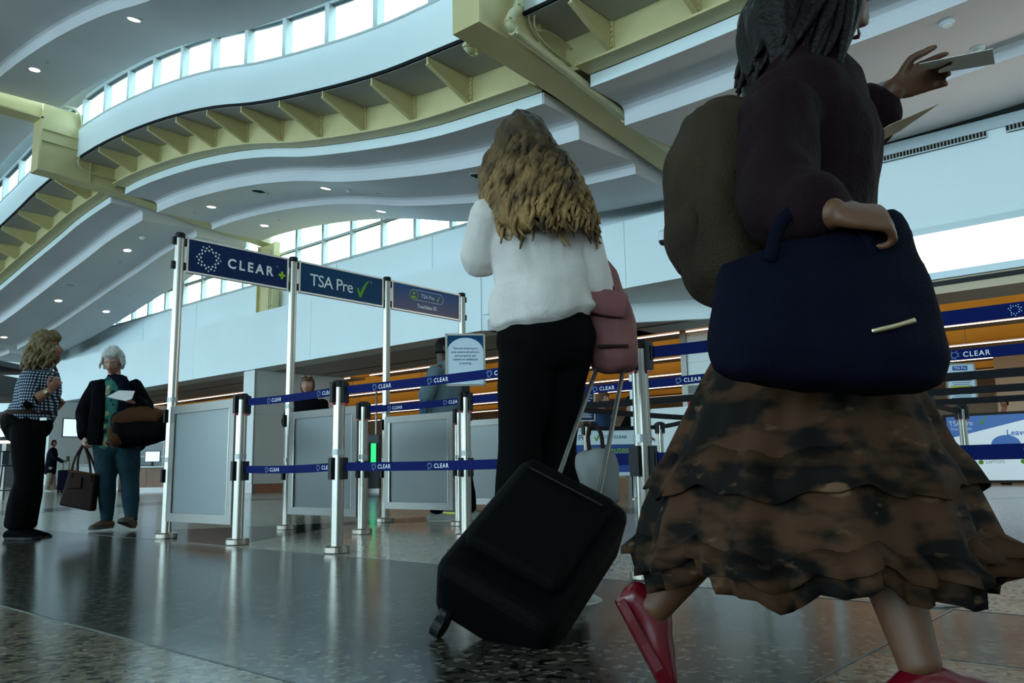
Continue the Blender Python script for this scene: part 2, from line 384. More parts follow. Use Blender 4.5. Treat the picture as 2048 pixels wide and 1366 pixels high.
def poly_mb(pts2, org, ax, up, mb=None, mi=0):
    mb = mb or MB(); org, ax, up = Vector(org), Vector(ax), Vector(up)
    return mb.add([org + ax * x + up * y for x, y in pts2], [tuple(range(len(pts2)))], mi)
def disc(mb, c, r, ax, up, n=12):
    return poly_mb([(r * math.cos(2 * math.pi * k / n), r * math.sin(2 * math.pi * k / n)) for k in range(n)], c, ax, up, mb)
def ringdots(mb, c, R, ax, up, sx=1., big=True):
    """the sign's emblem: rings of dots"""
    c, ax, up = Vector(c), Vector(ax), Vector(up)
    rings = ((.66, 12, .085, 0), (.84, 12, .085, .5), (1.0, 12, .07, 0)) if big else ((.7, 10, .11, 0), (1., 10, .10, .5))
    for rr, n, dr, off in rings:
        for k in range(n):
            a = 2 * math.pi * (k + off) / n
            if rr == 1.0 and k % 3 == 2: continue
            disc(mb, c + ax * (R * rr * math.cos(a) * sx) + up * (R * rr * math.sin(a)), R * dr, ax, up, 8)
    return mb
def check_mb(s, org, ax, up, mb=None):
    mb = mb or MB(); c = [(0, .38), (.10, .47), (.26, .16), (.74, .92), (1.0, 1.06), (.84, .86), (.36, -.12), (.20, -.12)]
    # split into two quads strips to stay convex enough
    org, ax, up = Vector(org), Vector(ax), Vector(up)
    L = [(0, .40), (.20, -.12), (.36, -.12)]; Rr = [(.12, .46), (.27, .20), (.33, .12)]
    P = [(0, .40), (.12, .47), (.27, .16), (.20, -.12), (.36, -.12), (.58, .36), (.47, .56), (.80, .78), (.74, .92), (1.02, 1.06)]
    vs = [org + ax * (x * s) + up * (y * s) for x, y in P]
    return mb.add(vs, [(0, 3, 2, 1), (3, 4, 2), (4, 5, 6, 2), (5, 7, 8, 6), (7, 9, 8)])

# ------------------------------------------------------------------ the wave of the roof
WT = [(-30, 7.0), (-20, 5.9), (-14, 6.6), (-9.5, 7.45), (-6, 6.95), (-2, 6.1), (1.5, 5.79), (3.65, 5.71), (5, 5.68), (6.3, 5.69), (7.67, 5.76), (8.9, 5.85), (10.3, 6.06), (12.26, 6.45), (13.7, 6.83),
      (15.1, 7.12), (16.7, 7.36), (18.4, 7.52), (19.6, 7.56), (20.8, 7.52), (22.6, 7.37), (24, 7.15), (26, 6.86), (27.9, 6.56), (30, 6.25), (32.5, 5.97), (35, 5.78), (38, 5.9), (42, 6.6), (47, 7.4), (50, 7.5), (56, 7.0), (64, 5.8), (72, 6.5)]
def w(v):
    for i in range(len(WT) - 1):
        if v <= WT[i + 1][0] or i == len(WT) - 2:
            (x0, y0), (x1, y1) = WT[i], WT[i + 1]
            xm, ym = WT[max(i - 1, 0)]; xp, yp = WT[min(i + 2, len(WT) - 1)]
            m0 = (y1 - ym) / (x1 - xm) if x1 != xm else 0; m1 = (yp - y0) / (xp - x0) if xp != x0 else 0
            h = x1 - x0; t = (v - x0) / h
            return (2 * t ** 3 - 3 * t * t + 1) * y0 + (t ** 3 - 2 * t * t + t) * h * m0 + (-2 * t ** 3 + 3 * t * t) * y1 + (t ** 3 - t * t) * h * m1
def wave_loft(prof, v0, v1, step=.4, mb=None, mi=0):
    """closed (x, dz) profile swept along Y, lifted by the wave"""
    mb = mb or MB(); n = max(2, int((v1 - v0) / step) + 1); k = len(prof); vs = []; fs = []
    for i in range(n):
        v = v0 + (v1 - v0) * i / (n - 1); wz = w(v)
        vs += [(x, v, wz + dz) for x, dz in prof]
    for i in range(n - 1):
        for j in range(k):
            j2 = (j + 1) % k; fs.append((i * k + j, i * k + j2, (i + 1) * k + j2, (i + 1) * k + j))
    fs.append(tuple(range(k))); fs.append(tuple((n - 1) * k + j for j in range(k - 1, -1, -1)))
    return mb.add(vs, fs, mi)
BEAMS = [-7.4, 6.34, 20.3, 34.2, 48.0]
SEG = [(-18, -7.8), (-7.0, 5.93), (6.72, 19.92), (20.7, 33.8), (34.6, 47.6), (48.4, 66)]

# ------------------------------------------------------------------ floor
def slab(pts, z0, z1): return MB().prism([(x, y, z0) for x, y in pts], (0, 0, z1 - z0))
fl = MB().box(-30, 60, -22, 90, -.3, -.02).build('floor', TZ_DARK); tag(fl, 'polished terrazzo floor of the hall in tan, grey and slate fields', 'floor', kind='structure')
def field(name, pts, m, z1=0., label=None):
    o = slab(pts, -.019, z1).build(name, m, fl, label=label); return o
field('terrazzo_field', [(-30, -22), (1.135, -22), (1.135, 90), (-30, 90)], TZ_TAN, label='tan terrazzo field nearest the camera')
field('terrazzo_field', [(1.14, .75), (2.99, .75), (2.99, 90), (1.14, 90)], TZ_DARK, label='grey speckled terrazzo band')
field('terrazzo_field', [(1.14, -22), (2.235, -22), (2.235, .745), (1.14, .745)], TZ_TAN)
field('terrazzo_field', [(2.24, -22), (2.99, -22), (2.99, .745), (2.24, .745)], TZ_DARK)
field('terrazzo_field', [(2.995, -22), (60, -22), (60, 90), (2.995, 90)], TZ_LIGHT, label='pale terrazzo field under the stanchions')
field('terrazzo_inlay', [(2.995, 5.15), (4.81, 6.25), (8, 4.7), (13, 2.2), (13, 3.4), (8, 5.75), (6.0, 6.5), (4.6, 6.68), (2.995, 7.5)], TZ_BLUE, .0012, label='dark slate zigzag inlay')
field('terrazzo_inlay', [(2.995, 12), (8, 14.5), (12.3, 12.4), (12.3, 13.5), (8, 15.8), (2.995, 13.3)], TZ_BLUE, .0012)
BRASS = mat('divider_strip', (.03, .035, .035), .4)
for a, b in (((1.1375, -22), (1.1375, 90)), ((2.9925, -22), (2.9925, 90)), ((2.2375, -22), (2.2375, .75)), ((1.14, .7475), (60, .7475))):
    dx, dy = (.003, 0) if a[0] == b[0] else (0, .003)
    slab([(a[0] - dx, a[1] - dy), (b[0] + dx, a[1] - dy), (b[0] + dx, b[1] + dy), (a[0] - dx, b[1] + dy)], -.018, .0016).build('divider_strip', BRASS, fl)
for (px, py), nm in (((1992, 1140), 'beside the right edge'), ((1868, 1208), 'nearer the camera by the skirt')):
    g = gnd(px, py); o = MB().lathe([(.0, 0), (.085, 0), (.085, .004), (.078, .006), (.01, .006)], 32, (0, 0, .001)).build('floor_socket', ALUF, smooth=False, loc=(g.x, g.y, .0015))
    tag(o, 'round metal stanchion socket cover in floor, ' + ('the farther of two' if nm[0] == 'b' else 'the nearer of two'), 'floor cover', 'stanchion floor sockets')
    MB().lathe([(.012, .006), (.012, .009), (.004, .009)], 12).build('pin', STEEL, o)

# ------------------------------------------------------------------ checkpoint wall with its windows
def struct(o, label, cat): return tag(o, label, cat, kind='structure')
OPP = mat('light_block_grey', (.30, .30, .29), .6)
struct(MB().box(-30.3, -30, -22, 90, 0, 1.6).build('wall_light_block_low', OPP), 'unseen low wall added on the camera side to cut low daylight', 'wall')  # unseen, added to keep low daylight off the foreground
struct(MB().box(-30, 42, -22.3, -22, 0, 12).build('wall_light_block_right', OPP), 'unseen end wall added to shut out light from the right', 'wall')  # unseen, added full height to block side light from the right
struct(MB().box(-30, 42, 90, 90.3, 0, 9).build('wall_light_block_far', OPP), 'unseen far end wall added to shut out light', 'wall')  # unseen, added to close the far end against the sky light
mb = MB()
mb.prism([(12.4, 0, 3.37), (12.4, 0, 4.95), (13.0, 0, 4.95), (13.0, 0, 3.37)], (0, 1, 0))
mb = MB(); mb.box(12.4, 13.0, 11.6, 66, 3.37, 4.95); mb.box(12.4, 13.0, 4.3, 11.6, 3.70, 4.95); mb.box(12.4, 13.0, -12, 4.3, 3.70, 4.95)
fa = mb.build('wall_checkpoint', WALL); struct(fa, 'pale blue-white fascia wall above the checkpoint openings', 'wall')
# raised facing panels with thin joints
for a, b in ((11.6, 17.6), (17.6, 23.6), (23.6, 29.6), (29.6, 35.6), (35.6, 47), (47, 60)):
    MB().box(12.375, 12.398, a + .004, b - .004, 3.37, 4.95).build('facing_panel', WALL, fa)
for a, b in ((4.3, 8.0), (8.0, 11.55), (-1.4, 4.3), (-8, -1.4)):
    MB().box(12.375, 12.398, a + .004, b - .004, 3.70, 4.95).build('facing_panel', WALL, fa)
# upper wall set back over the ledge, windows above
uw = MB().box(13.0, 13.15, -12, 66, 4.95, 5.98).build('wall_upper', WALL); struct(uw, 'upper set-back wall strip under the clerestory windows', 'wall')
mb = MB(); [mb.box(12.985, 13.0, v + .006, v + 3.63, 4.96, 5.97) for v in np.arange(-11.9, 62, 3.66)]
for v in np.arange(-11.9, 62, 3.66): MB().box(12.98, 12.999, v + .006, v + 3.63, 4.96, 5.97).build('facing_panel', WALL, uw)
# clerestory on the wall
win = empty('window_1', (13.0, 19, 6.0), 'white-framed clerestory windows on the checkpoint wall', 'window', kind='structure')
mv = [13.1 - 1.22 * k for k in range(1, 3)][::-1] + [13.09 + 1.228 * k for k in range(6)] + [20.75 + 1.22 * k for k in range(11)] + [34.8 + 1.22 * k for k in range(11)]
mb = MB(); mb.box(.0, .12, -9, 30, -.02, .06); mb.box(.0, .12, -9, 30, .70, .76); mb.box(.0, .12, -9, 30, 1.72, 1.9); mb.build('sill_rail', MULL, win)
for v in mv: MB().box(-.03, .12, v - 19 - .045, v - 19 + .045, .0, 1.9).build('mullion', MULL, win)
MB().box(.09, .118, -9, 30, .765, .775).build('gasket', GASK, win)
for v0, v1 in zip(mv[:-1], mv[1:]):
    if v1 - v0 > 3: continue
    for z0, z1 in ((.06, .70), (.76, 1.72)):
        p = MB().box(.055, .062, v0 - 19 + .05, v1 - 19 - .05, z0, z1).build('pane', GLASS, win)
    g = MB(); g.box(.03, .055, v0 - 19 + .045, v0 - 19 + .070, .06, 1.72); g.box(.03, .055, v0 - 19 + .062, v1 - 19 - .045, .684, .70); g.build('gasket', GASK, win)
# air grille strip along the top of the fascia on the right
gr = empty('air_grille', (12.36, 3, 4.95), 'long grey air grille strip along the top of the fascia wall', 'grille')
MB().box(-.02, .03, -9, 1.9, .0, .16).build('housing', GREYM, gr)
for k in range(4):
    y0 = -9 + k * 2.7; f_ = MB(); f_.box(-.045, -.02, y0, y0 + 2.46, -.10, -.085); f_.box(-.045, -.02, y0, y0 + 2.46, -.012, .0)
    fr = f_.build('grille_frame', GREYM, gr); s_ = MB(); [s_.box(-.04, -.021, y, y + .02, -.085, -.012) for y in np.arange(y0 + .02, y0 + 2.44, .045)]
    sl = s_.build('grille_slats', ALUF, gr); sl['kind'] = 'stuff'; MB().box(-.021, -.016, y0, y0 + 2.46, -.1, 0).build('grille_back', DARK, gr)
# diagonal bulkhead under the raised fascia
bk = MB(); bk.prism([(12.4, 11.6, 3.37), (14.4, 7.1, 3.30), (14.4, 7.1, 3.72), (12.4, 11.6, 3.72)], (.12, .05, 0))
bk.prism([(14.4, 7.1, 3.30), (15.4, 2.5, 3.30), (15.4, 2.5, 3.72), (14.4, 7.1, 3.72)], (.12, .05, 0))
struct(bk.build('trim_1', WALL), 'angled bulkhead that folds back from the fascia over the right opening', 'bulkhead')
sf = MB().prism([(13.0, 10.25, 3.70), (14.4, 7.1, 3.70), (15.4, 2.5, 3.70), (15.4, -12, 3.70), (13.0, -12, 3.70)], (0, 0, .05)).build('ceiling_bulkhead', WALL)
struct(sf, 'pale flat soffit under the raised fascia on the right', 'ceiling')
# light box
lb = empty('light_box', (12.36, 1.0, 3.1), 'large glowing white light box panel under the fascia on the right', 'light box')
MB().box(0, .05, -8, 2.9, .0, .56).build('diffuser', LBOX, lb)
f_ = MB(); f_.box(-.03, .06, -8, 3.0, .56, .66); f_.box(-.03, .06, -8, 3.0, -.10, .0); f_.box(-.03, .06, 2.9, 3.0, 0, .56); f_.build('frame', GREYM, lb)
f_ = MB(); f_.box(.03, .9, -8, 3.0, -.30, -.10); f_.build('lower_rail', BEIGE, lb); MB().box(-.01, .03, -8, 3.0, -.19, -.13).build('dark_track', BLKP, lb)

# ------------------------------------------------------------------ soffits and interior beyond the openings
so = MB(); so.box(12.45, 15.5, 9.3, 66, 3.38, 3.6); so.prism([(12.45, 11.6, 3.38), (14.5, 7.1, 3.38), (15.5, 7.1, 3.38), (15.5, 11.6, 3.38)], (0, 0, .2)); so.box(14.5, 15.6, -12, 7.1, 3.30, 3.5)
struct(so.build('ceiling_soffit', SOFF), 'flat grey soffit just inside the openings', 'ceiling')
tr = MB(); tr.box(14.55, 14.6, 7.2, 20, 3.372, 3.38); tr.box(14.0, 14.03, 20.9, 60, 3.372, 3.38); struct(tr.build('trim_2', DARK), 'thin dark slot in the grey soffit', 'slot')
ic = MB(); ic.box(15.5, 42, -12, 66, 4.9, 5.0); struct(ic.build('ceiling_checkpoint', OCHRE), 'ochre painted open ceiling of the checkpoint area', 'ceiling')
ic = MB(); ic.box(15.5, 15.6, -12, 66, 3.4, 4.9); struct(ic.build('wall_drop', OCHRE), 'ochre drop wall behind the soffit', 'wall')
for i, u in enumerate((16.2, 19.9, 23.4, 26.8, 30.4)):
    for j, (a, b) in enumerate(((-12, 19.9), (20.9, 60))):
        e = empty('strip_light', (u, (a + b) / 2, 3.45), 'long warm strip light, ' + ['first', 'second', 'third', 'fourth', 'farthest'][i] + ' row inside the ' + ('right' if j == 0 else 'left') + ' opening', 'strip light', 'strip lights in the checkpoint ceiling')
        L = (b - a) / 2; MB().box(-.02, .012, -L, L, .0, .02).build('diffuser', LED, e); MB().box(.016, .62, -L, L, .0, .06).build('housing', HOUS, e)
        ld = bpy.data.lights.new('added_uplight', 'AREA'); ld.shape = 'RECTANGLE'; ld.size = .5; ld.size_y = 2 * L; ld.energy = 2.9 * 2 * L; ld.color = (1.0, .82, .58)
        lo = bpy.data.objects.new('added_uplight', ld); col.objects.link(lo); lo.parent = e; lo.location = (.33, 0, .07); lo.rotation_euler = (math.pi, 0, 0)  # added lamp, out of sight above the housing, brightens the ochre ceiling
        for y in np.arange(-L + 1, L, 4.0): MB().box(.3, .315, y, y + .015, .06, 1.45).build('hanger_rod', STONE, e)
for i, u in enumerate((17.9, 21.6, 25.1, 28.6, 32.2)):
    o = MB().box(u, u + .12, -12, 66, 3.75, 4.9).build('ceiling_baffle', OCHRE); tag(o, 'deep ochre ceiling baffle, ' + ['first', 'second', 'third', 'fourth', 'farthest'][i] + ' behind the soffit', 'baffle', 'ochre ceiling baffles', 'structure')
PIPEY = mat('yellow_pipe', (.42, .27, .06), .5)
for i, (u, v0, v1) in enumerate(((18.9, 0, 18), (22.4, 4, 19), (22.6, 22, 40))):
    mb = MB(); mb.tube([(u, v0, 3.86), (u, (v0 + v1) / 2, 3.86), (u, v1, 3.86)], [.05] * 3, seg=8, sub=1)
    tag(mb.build('ceiling_pipe', PIPEY, smooth=True), 'thin ochre ceiling pipe running ' + ['behind the first', 'behind the second', 'behind the second row inside the left opening,'][i] + ' strip light', 'pipe')
bw = MB().box(38, 38.2, -12, 66, 0, 4.9).build('wall_back', BEIGE); struct(bw, 'far beige wall of the checkpoint area', 'wall')
for v in np.arange(-12, 64, 1.6):
    for z in (0.05, 1.25, 2.45, 3.65): MB().box(37.96, 37.999, v + .02, v + 1.58, z + .01, z + 1.18).build('wall_panel', BEIGE, bw)

def panel_wall(name, x0, x1, y0, y1, z0, z1, label, zs, faces, m=PANELW, base=True):
    """clad wall block: core, panels with recessed joints on the given faces, baseboard"""
    o = MB().box(x0 + .02, x1 - .02, y0 + .02, y1 - .02, 0, z1).build(name, m); struct(o, label, 'wall')
    for fc in faces:
        if fc in 'ab':   # faces -Y / +Y
            n = max(1, round((x1 - x0) / 1.5)); st = (x1 - x0) / n
            for i in range(n):
                for z, zz in zip(zs[:-1], zs[1:]):
                    Y = (y0, y0 + .019) if fc == 'a' else (y1 - .019, y1)
                    MB().box(x0 + i * st + .008, x0 + (i + 1) * st - .008, Y[0], Y[1], z + .008, zz - .008).build('wall_panel', m, o)
        else:
            n = max(1, round((y1 - y0) / 1.6)); st = (y1 - y0) / n
            for i in range(n):
                for z, zz in zip(zs[:-1], zs[1:]):
                    MB().box(x0, x0 + .019, y0 + i * st + .008, y0 + (i + 1) * st - .008, z + .008, zz - .008).build('wall_panel', m, o)
    if base:
        MB().box(x0 - .01, x1, y0 - .01, y1 + .01, 0, .24).build('baseboard', STONE, o)
        if 'a' in faces: MB().box(x0 + .1, x0 + 1.1, y0 - .014, y0 - .01, 0, .24).build('baseboard_inset', COPPER, o)
    return o
zs = [.24, .93, 1.53, 2.13, 2.73, 3.36]
panel_wall('wall_pier', 12.45, 15.5, 20.25, 20.85, 0, 3.37, 'white clad pier wall between the two openings', zs, 'ac')
MB().box(12.43, 12.452, 20.23, 20.27, .24, 3.37).build('corner_trim', ALUF, bpy.data.objects['wall_pier'])
panel_wall('wall_side', 11.9, 17.5, 33.2, 33.7, 0, 3.37, 'white clad wall closing the left opening at its far end', zs, 'ac')
c0 = onX(1376, 780, 16.0); panel_wall('wall_column', 16.0, 16.8, c0.y - 2.2, c0.y, 0, 3.4, 'white clad column wall right of the ochre opening', zs, 'c', base=False)
MB().box(15.96, 16.0, c0.y - .02, c0.y + .12, 0, 3.6).build('corner_trim', ALUF, bpy.data.objects['wall_column'])
p0 = onX(1300, 815, 14.4); p1 = onX(1470, 800, 14.4)
panel_wall('wall_partition', 14.4, 14.7, p1.y, p0.y, 0, 1.66, 'low white clad partition behind the right queue', [.0, .55, 1.1, 1.66], 'c', base=False)
panel_wall('wall_wood', 11.0, 11.3, 42, 56, 0, 3.37, 'pale wood clad wall at the far left', [0, 1.0, 2.1, 3.36], 'c', WOODP)
dk = MB(); dk.box(20, 20.2, 33.7, 66, 0, 3.4); struct(dk.build('wall_far_left', DARK), 'dark recess wall at the far left', 'wall')

# ------------------------------------------------------------------ lower roof: ceiling, girder, brackets, fascia, clerestory
prof_c = [(8.5, -.03), (8.5, -.2), (9.16, -.2), (9.24, -.215), (9.29, -.26), (9.3, -.32), (9.3, -.48), (10.66, -.42), (10.76, -.44), (10.8, -.48), (10.8, -.60), (12.3, -.60), (12.3, -.32), (10.6, -.1)]
prof_edge = [(8.48, -.035), (8.48, -.205), (8.5, -.205), (8.5, -.035)]
for i, (a, b) in enumerate(SEG):
    o = wave_loft(prof_c, a, b).build('ceiling_lower', CEIL, weld=True); struct(o, 'stepped wavy lower ceiling bay, ' + ['farthest right behind view', 'right of the near roof beam', 'between the two roof beams', 'left of the far roof beam', 'second bay to the left', 'farthest left'][i], 'ceiling')
    wave_loft(prof_edge, a + .02, b - .02).build('edge_trim', WALL, o, weld=True)
roof = wave_loft([(7.56, .55), (13.2, .22), (13.2, .32), (7.56, .65)], -18, 66).build('ceiling_deck', DARK, weld=True); struct(roof, 'roof deck above the lower ceiling, blackened as the shade in the gap', 'roof deck')  # near-black colour stands in for the shade seen in the roof gap
# gaps beside the beams: dark side plates
BR0 = 18.96
brs = [18.96 - 1.2235 * k for k in range(10)] + [5.44 - 1.2235 * k for k in range(10)] + [21.50 + 1.2235 * k for k in range(10)]
for i, (a, b) in enumerate(SEG[1:5]):
    nm = ['right of the near roof beam', 'between the two roof beams', 'left of the far roof beam', 'in the farthest left bay'][i]
    g = empty('roof_girder', (8.3, (a + b) / 2, 0), 'olive-tan wavy steel girder carrying tapered brackets, ' + nm, 'girder', 'wavy roof girders')
    def L(mb_): mb_.v = [(x - 8.3, y - (a + b) / 2, z) for x, y, z in mb_.v]; return mb_
    L(wave_loft([(8.30, 0), (8.33, 0), (8.33, .5), (8.30, .5)], a - .3, b + .3)).build('web', TANP, g, weld=True)
    L(wave_loft([(8.16, -.03), (8.47, -.03), (8.47, .0), (8.16, .0)], a, b)).build('flange', TANP, g, weld=True)
    bs = sorted(v for v in brs if a + .05 < v < b - .05)
    if i == 3: bs = [a + .6 + 1.2235 * k for k in range(10)]
    for v in bs:
        z = w(v); m_ = MB(); P = [(7.43, v - .012, z + .36), (7.43, v - .012, z + .455), (8.3, v - .012, z + .455), (8.3, v - .012, z + .05), (8.24, v - .012, z + .05)]
        m_.prism(P, (0, .024, 0)); m_.prism([(7.43, v - .035, z + .345), (7.43, v - .035, z + .36), (8.24, v - .035, z + .06), (8.24, v - .035, z + .042)], (0, .07, 0))
        m_.box(8.27, 8.3, v - .05, v + .05, z + .0, z + .45)
        br = L(m_).build('bracket', TANP, g); bb = MB()
        for dz in (.10, .17, .24, .31, .38): bb.obox((8.255, v - .028, z + dz), (.012, 0, 0), (0, .012, 0), (0, 0, .012)); bb.obox((8.255, v + .028, z + dz), (.012, 0, 0), (0, .012, 0), (0, 0, .012))
        L(bb).build('bolts', TANP, br)
    ed = [a - .25] + bs + [b + .25]
    for v0, v1 in zip(ed[:-1], ed[1:]):
        L(wave_loft([(7.45, .455), (8.3, .455), (8.3, .48), (7.45, .48)], v0 + .02, v1 - .02, .3)).build('soffit_panel', SOFF, g, weld=True)
up_lab = ['right of the near roof beam', 'between the two roof beams', 'left of the far roof beam', 'in the farthest left bay']
for i, (a, b) in enumerate(SEG[1:5]):
    o = wave_loft([(7.40, .50), (7.40, 1.2), (7.56, 1.2), (7.56, .50)], a - .3, b + .3).build('wall_fascia', WALL, weld=True); struct(o, 'curved pale fascia band under the wavy clerestory, ' + up_lab[i], 'wall')
    wave_loft([(7.41, .46), (7.41, .50), (7.55, .50), (7.55, .46)], a - .3, b + .3).build('shadow_gap', DARK, o, weld=True)
    wn = empty('window_%d' % (i + 2), (7.5, (a + b) / 2, 0), 'wavy clerestory window band ' + up_lab[i], 'window', kind='structure')
    def L(mb_): mb_.v = [(x - 7.5, y - (a + b) / 2, z) for x, y, z in mb_.v]; return mb_
    L(wave_loft([(7.39, 1.2), (7.39, 1.24), (7.56, 1.24), (7.56, 1.2)], a, b)).build('sill_rail', MULL, wn, weld=True)
    L(wave_loft([(7.43, 1.93), (7.43, 2.02), (7.56, 2.02), (7.56, 1.93)], a, b)).build('head_rail', MULL, wn, weld=True)
    L(wave_loft([(7.47, 1.915), (7.47, 1.93), (7.50, 1.93), (7.50, 1.915)], a, b)).build('gasket', GASK, wn, weld=True)
    st = {0: 5.0, 1: 18.8, 2: 21.7, 3: 35.2}[i]; ms = [st - 1.214 * k for k in range(-2, 12)] if i < 2 else [st + 1.214 * k for k in range(0, 11)]
    ms = sorted(v for v in ms if a - .2 < v < b + .2)
    for v in ms:
        z = w(v); L(MB().box(7.42, 7.56, v - .055, v + .055, z + 1.22, z + 1.95)).build('mullion', MULL, wn)
        L(MB().box(7.45, 7.50, v + .055, v + .080, z + 1.24, z + 1.93)).build('gasket', GASK, wn)
    ed = [a] + [v for v in ms if a + .3 < v < b - .3] + [b]
    for v0, v1 in zip(ed[:-1], ed[1:]):
        L(wave_loft([(7.50, 1.24), (7.50, 1.93), (7.507, 1.93), (7.507, 1.24)], v0 + .06, v1 - .06, .4)).build('pane', GLASS, wn, weld=True)
# upper ceiling
prof_u = [(6.9, 1.56), (6.9, 1.95), (5.0, 2.15), (-6.0, 2.75), (-6.0, 2.5), (-1.6, 2.25), (-1.6, 2.5 - .45), (1.5, 2.0), (1.5, 1.95), (3.45, 1.93), (3.5, 1.90), (3.5, 1.74), (5.35, 1.76), (5.38, 1.74), (5.4, 1.70), (5.4, 1.50)]
prof_u = [(6.9, 1.56), (6.9, 1.80), (5.0, 2.15), (-29.9, 3.0), (-29.9, 2.7), (-5.0, 2.3), (3.4, 2.02), (3.45, 1.98), (3.45, 1.82), (5.33, 1.74), (5.38, 1.72), (5.4, 1.68), (5.4, 1.50)]
for i, (a, b) in enumerate(SEG):
    o = wave_loft(prof_u, a - .1, b + .1).build('ceiling_upper', CEIL, weld=True); struct(o, 'stepped wavy upper ceiling bay, ' + ['behind view', 'over the right foreground', 'between the two roof beams', 'left of the far roof beam', 'second bay to the left', 'farthest left'][i], 'ceiling')
o = wave_loft([(6.8, 2.02), (7.56, 2.02), (7.56, 2.12), (6.8, 2.12)], -18, 66).build('ceiling_eave', MULL, weld=True); struct(o, 'white eave soffit above the wavy clerestory', 'ceiling')

# ------------------------------------------------------------------ roof beams (olive-tan box girders running to the wall)
def roof_beam(vc, label):
    W = w(vc); g = empty('roof_beam', (8, vc, 0), label, 'beam', 'box girders crossing the hall')
    def zb(u):
        P = [(6.55, -.02), (7.0, -.03), (8.5, -.12), (12.7, -.58)]
        for (a, za), (b, zb_) in zip(P[:-1], P[1:]):
            if u <= b: return W + za + (zb_ - za) * max(0, (u - a)) / (b - a)
        return W - .58
    def pr(mb_, pts, y0, y1): return mb_.prism([(u - 8, y0, z) for u, z in pts], (0, y1 - y0, 0))
    # bottom flange, webs, end plate, stub, stiffeners
    us = [6.55, 7.0, 8.5, 10.5, 12.7]
    m_ = MB(); pr(m_, [(u, zb(u)) for u in us] + [(u, zb(u) + .03) for u in us[::-1]], -.22, .22); m_.build('bottom_flange', TANP, g)
    m_ = MB()
    for y0, y1 in ((-.17, -.15), (.15, .17)): pr(m_, [(u, zb(u) + .03) for u in us] + [(12.7, W + .2), (7.6, W + .6), (7.6, W + 1.6), (6.6, W + 1.6)], y0, y1)
    m_.build('web', TANP, g)
    m_ = MB(); pr(m_, [(6.55, W + .01), (6.6, W + .01), (6.6, W + 1.3), (6.55, W + 1.3)], -.22, .22); m_.build('end_plate', TANP, g)
    for z0, s in ((W + 1.0, 'shelf'), (W + .72, 'shelf')):
        m_ = MB(); pr(m_, [(6.6, z0), (7.72, z0 - .03), (7.72, z0 - .055), (6.6, z0 - .025)], -.22, -.17); m_.build('stiffener', TANP, g)
    for u in (7.72, 8.9, 10.1, 11.3):
        for s in (-1, 1):
            m_ = MB(); m_.box(u - 8 - .012, u - 8 + .012, min(s * .17, s * .215), max(s * .17, s * .215), zb(u) + .03, W + (.9 if u < 8 else .1)); m_.build('stiffener', TANP, g)
    m_ = MB(); pr(m_, [(-29.9, W + 1.22), (6.6, W + 1.22), (6.6, W + 1.26), (-29.9, W + 1.26)], -.22, .22); m_.build('top_run_flange', TANP, g)
    m_ = MB(); pr(m_, [(-29.9, W + 1.26), (6.6, W + 1.26), (6.6, W + 1.75), (-29.9, W + 2.5)], -.10, .10); m_.build('top_run_web', TANP, g)
    return g
roof_beam(20.3, 'olive-tan box beam at the left, ending over the overhead signs')
roof_beam(6.34, 'olive-tan box beam descending to the right above the walking blonde woman')
roof_beam(34.2, 'olive-tan beam far off at the left edge').location.z = .35
roof_beam(-7.4, 'olive-tan beam outside the view to the right')
# column under beam 1
g = empty('roof_column', (12.75, 20.25, 5.9), 'olive-tan column in front of the far clerestory, under the left beam', 'column')
m_ = MB(); m_.box(-.1, .1, -.42, -.39, -1.0 + .1, 1.1); m_.box(-.1, .1, .39, .42, -.9, 1.1); m_.box(-.02, .02, -.39, .39, -.9, 1.1); m_.build('shaft', TANP, g)
CONDM = mat('conduit_paint', (.52, .50, .30), .4)
m_ = MB(); m_.tube([(-.12, -.25, -.85), (-.12, -.25, .55), (-.13, -.2, .75), (-.14, .05, .85)], [.022] * 4, seg=8); m_.build('conduit', CONDM, g, smooth=True)
m_ = MB(); m_.tube([(-.12, -.33, -.85), (-.12, -.33, .6), (-.13, -.26, .85), (-.14, .05, .93)], [.018] * 4, seg=8); m_.build('conduit', CONDM, g, smooth=True)
for z in (-.75, .5):
    MB().box(-.16, -.09, -.40, -.18, z, z + .03).build('clamp', CONDM, g)

# pipes on the near beam
def pipe(name, pts, r, label, cat='pipe', collars=(), mtl=CONDM, grp=None):
    c = Vector(pts[0]); g = empty(name, c, label, cat, grp); m_ = MB(); m_.tube([Vector(p) - c for p in pts], [r] * len(pts), seg=12, sub=4); m_.build('run', mtl, g, smooth=True)
    for p, d in collars:
        d = Vector(d).normalized(); q = Vector(p) - c; k = MB(); k.tube([q - d * r * .35, q + d * r * .35], [r * 1.22] * 2, seg=12, sub=1, cap=.2); co = k.build('coupling', mtl, g, smooth=False)
        k = MB(); s = d.orthogonal().normalized(); k.obox(q + s * r * 1.4, d * r * .25, s * r * .35, d.cross(s) * r * .25); k.obox(q - s * r * 1.4, d * r * .25, s * r * .35, d.cross(s) * r * .25); k.build('lug', mtl, co)
    return g
Y1 = 6.02
a = onY(1038, -40, Y1); b = onY(1037, 15, Y1); c = onY(1020, 45, Y1 - .03); d = onY(1028, 60, Y1 - .03); e = onY(1160, 163, Y1); 
f2 = onY(1252, 236, Y1); h = onY(1340, 300, Y1)
pipe('sprinkler_main', [a, b, (b + c) / 2 + Vector((-.03, 0, 0)), c, d, (d + e) / 2, e, f2, h], .062, 'fat cream-painted pipe elbowing down and along the right side of the beam', collars=[(b, b - a), (c, (0.3, 0, 1)), (d, e - d), (f2, h - f2)])
Y2 = 6.86; a = onY(945, 72, Y2); b = onY(935, 92, Y2); c = onY(948, 103, Y2); d = onY(975, 98, Y2)
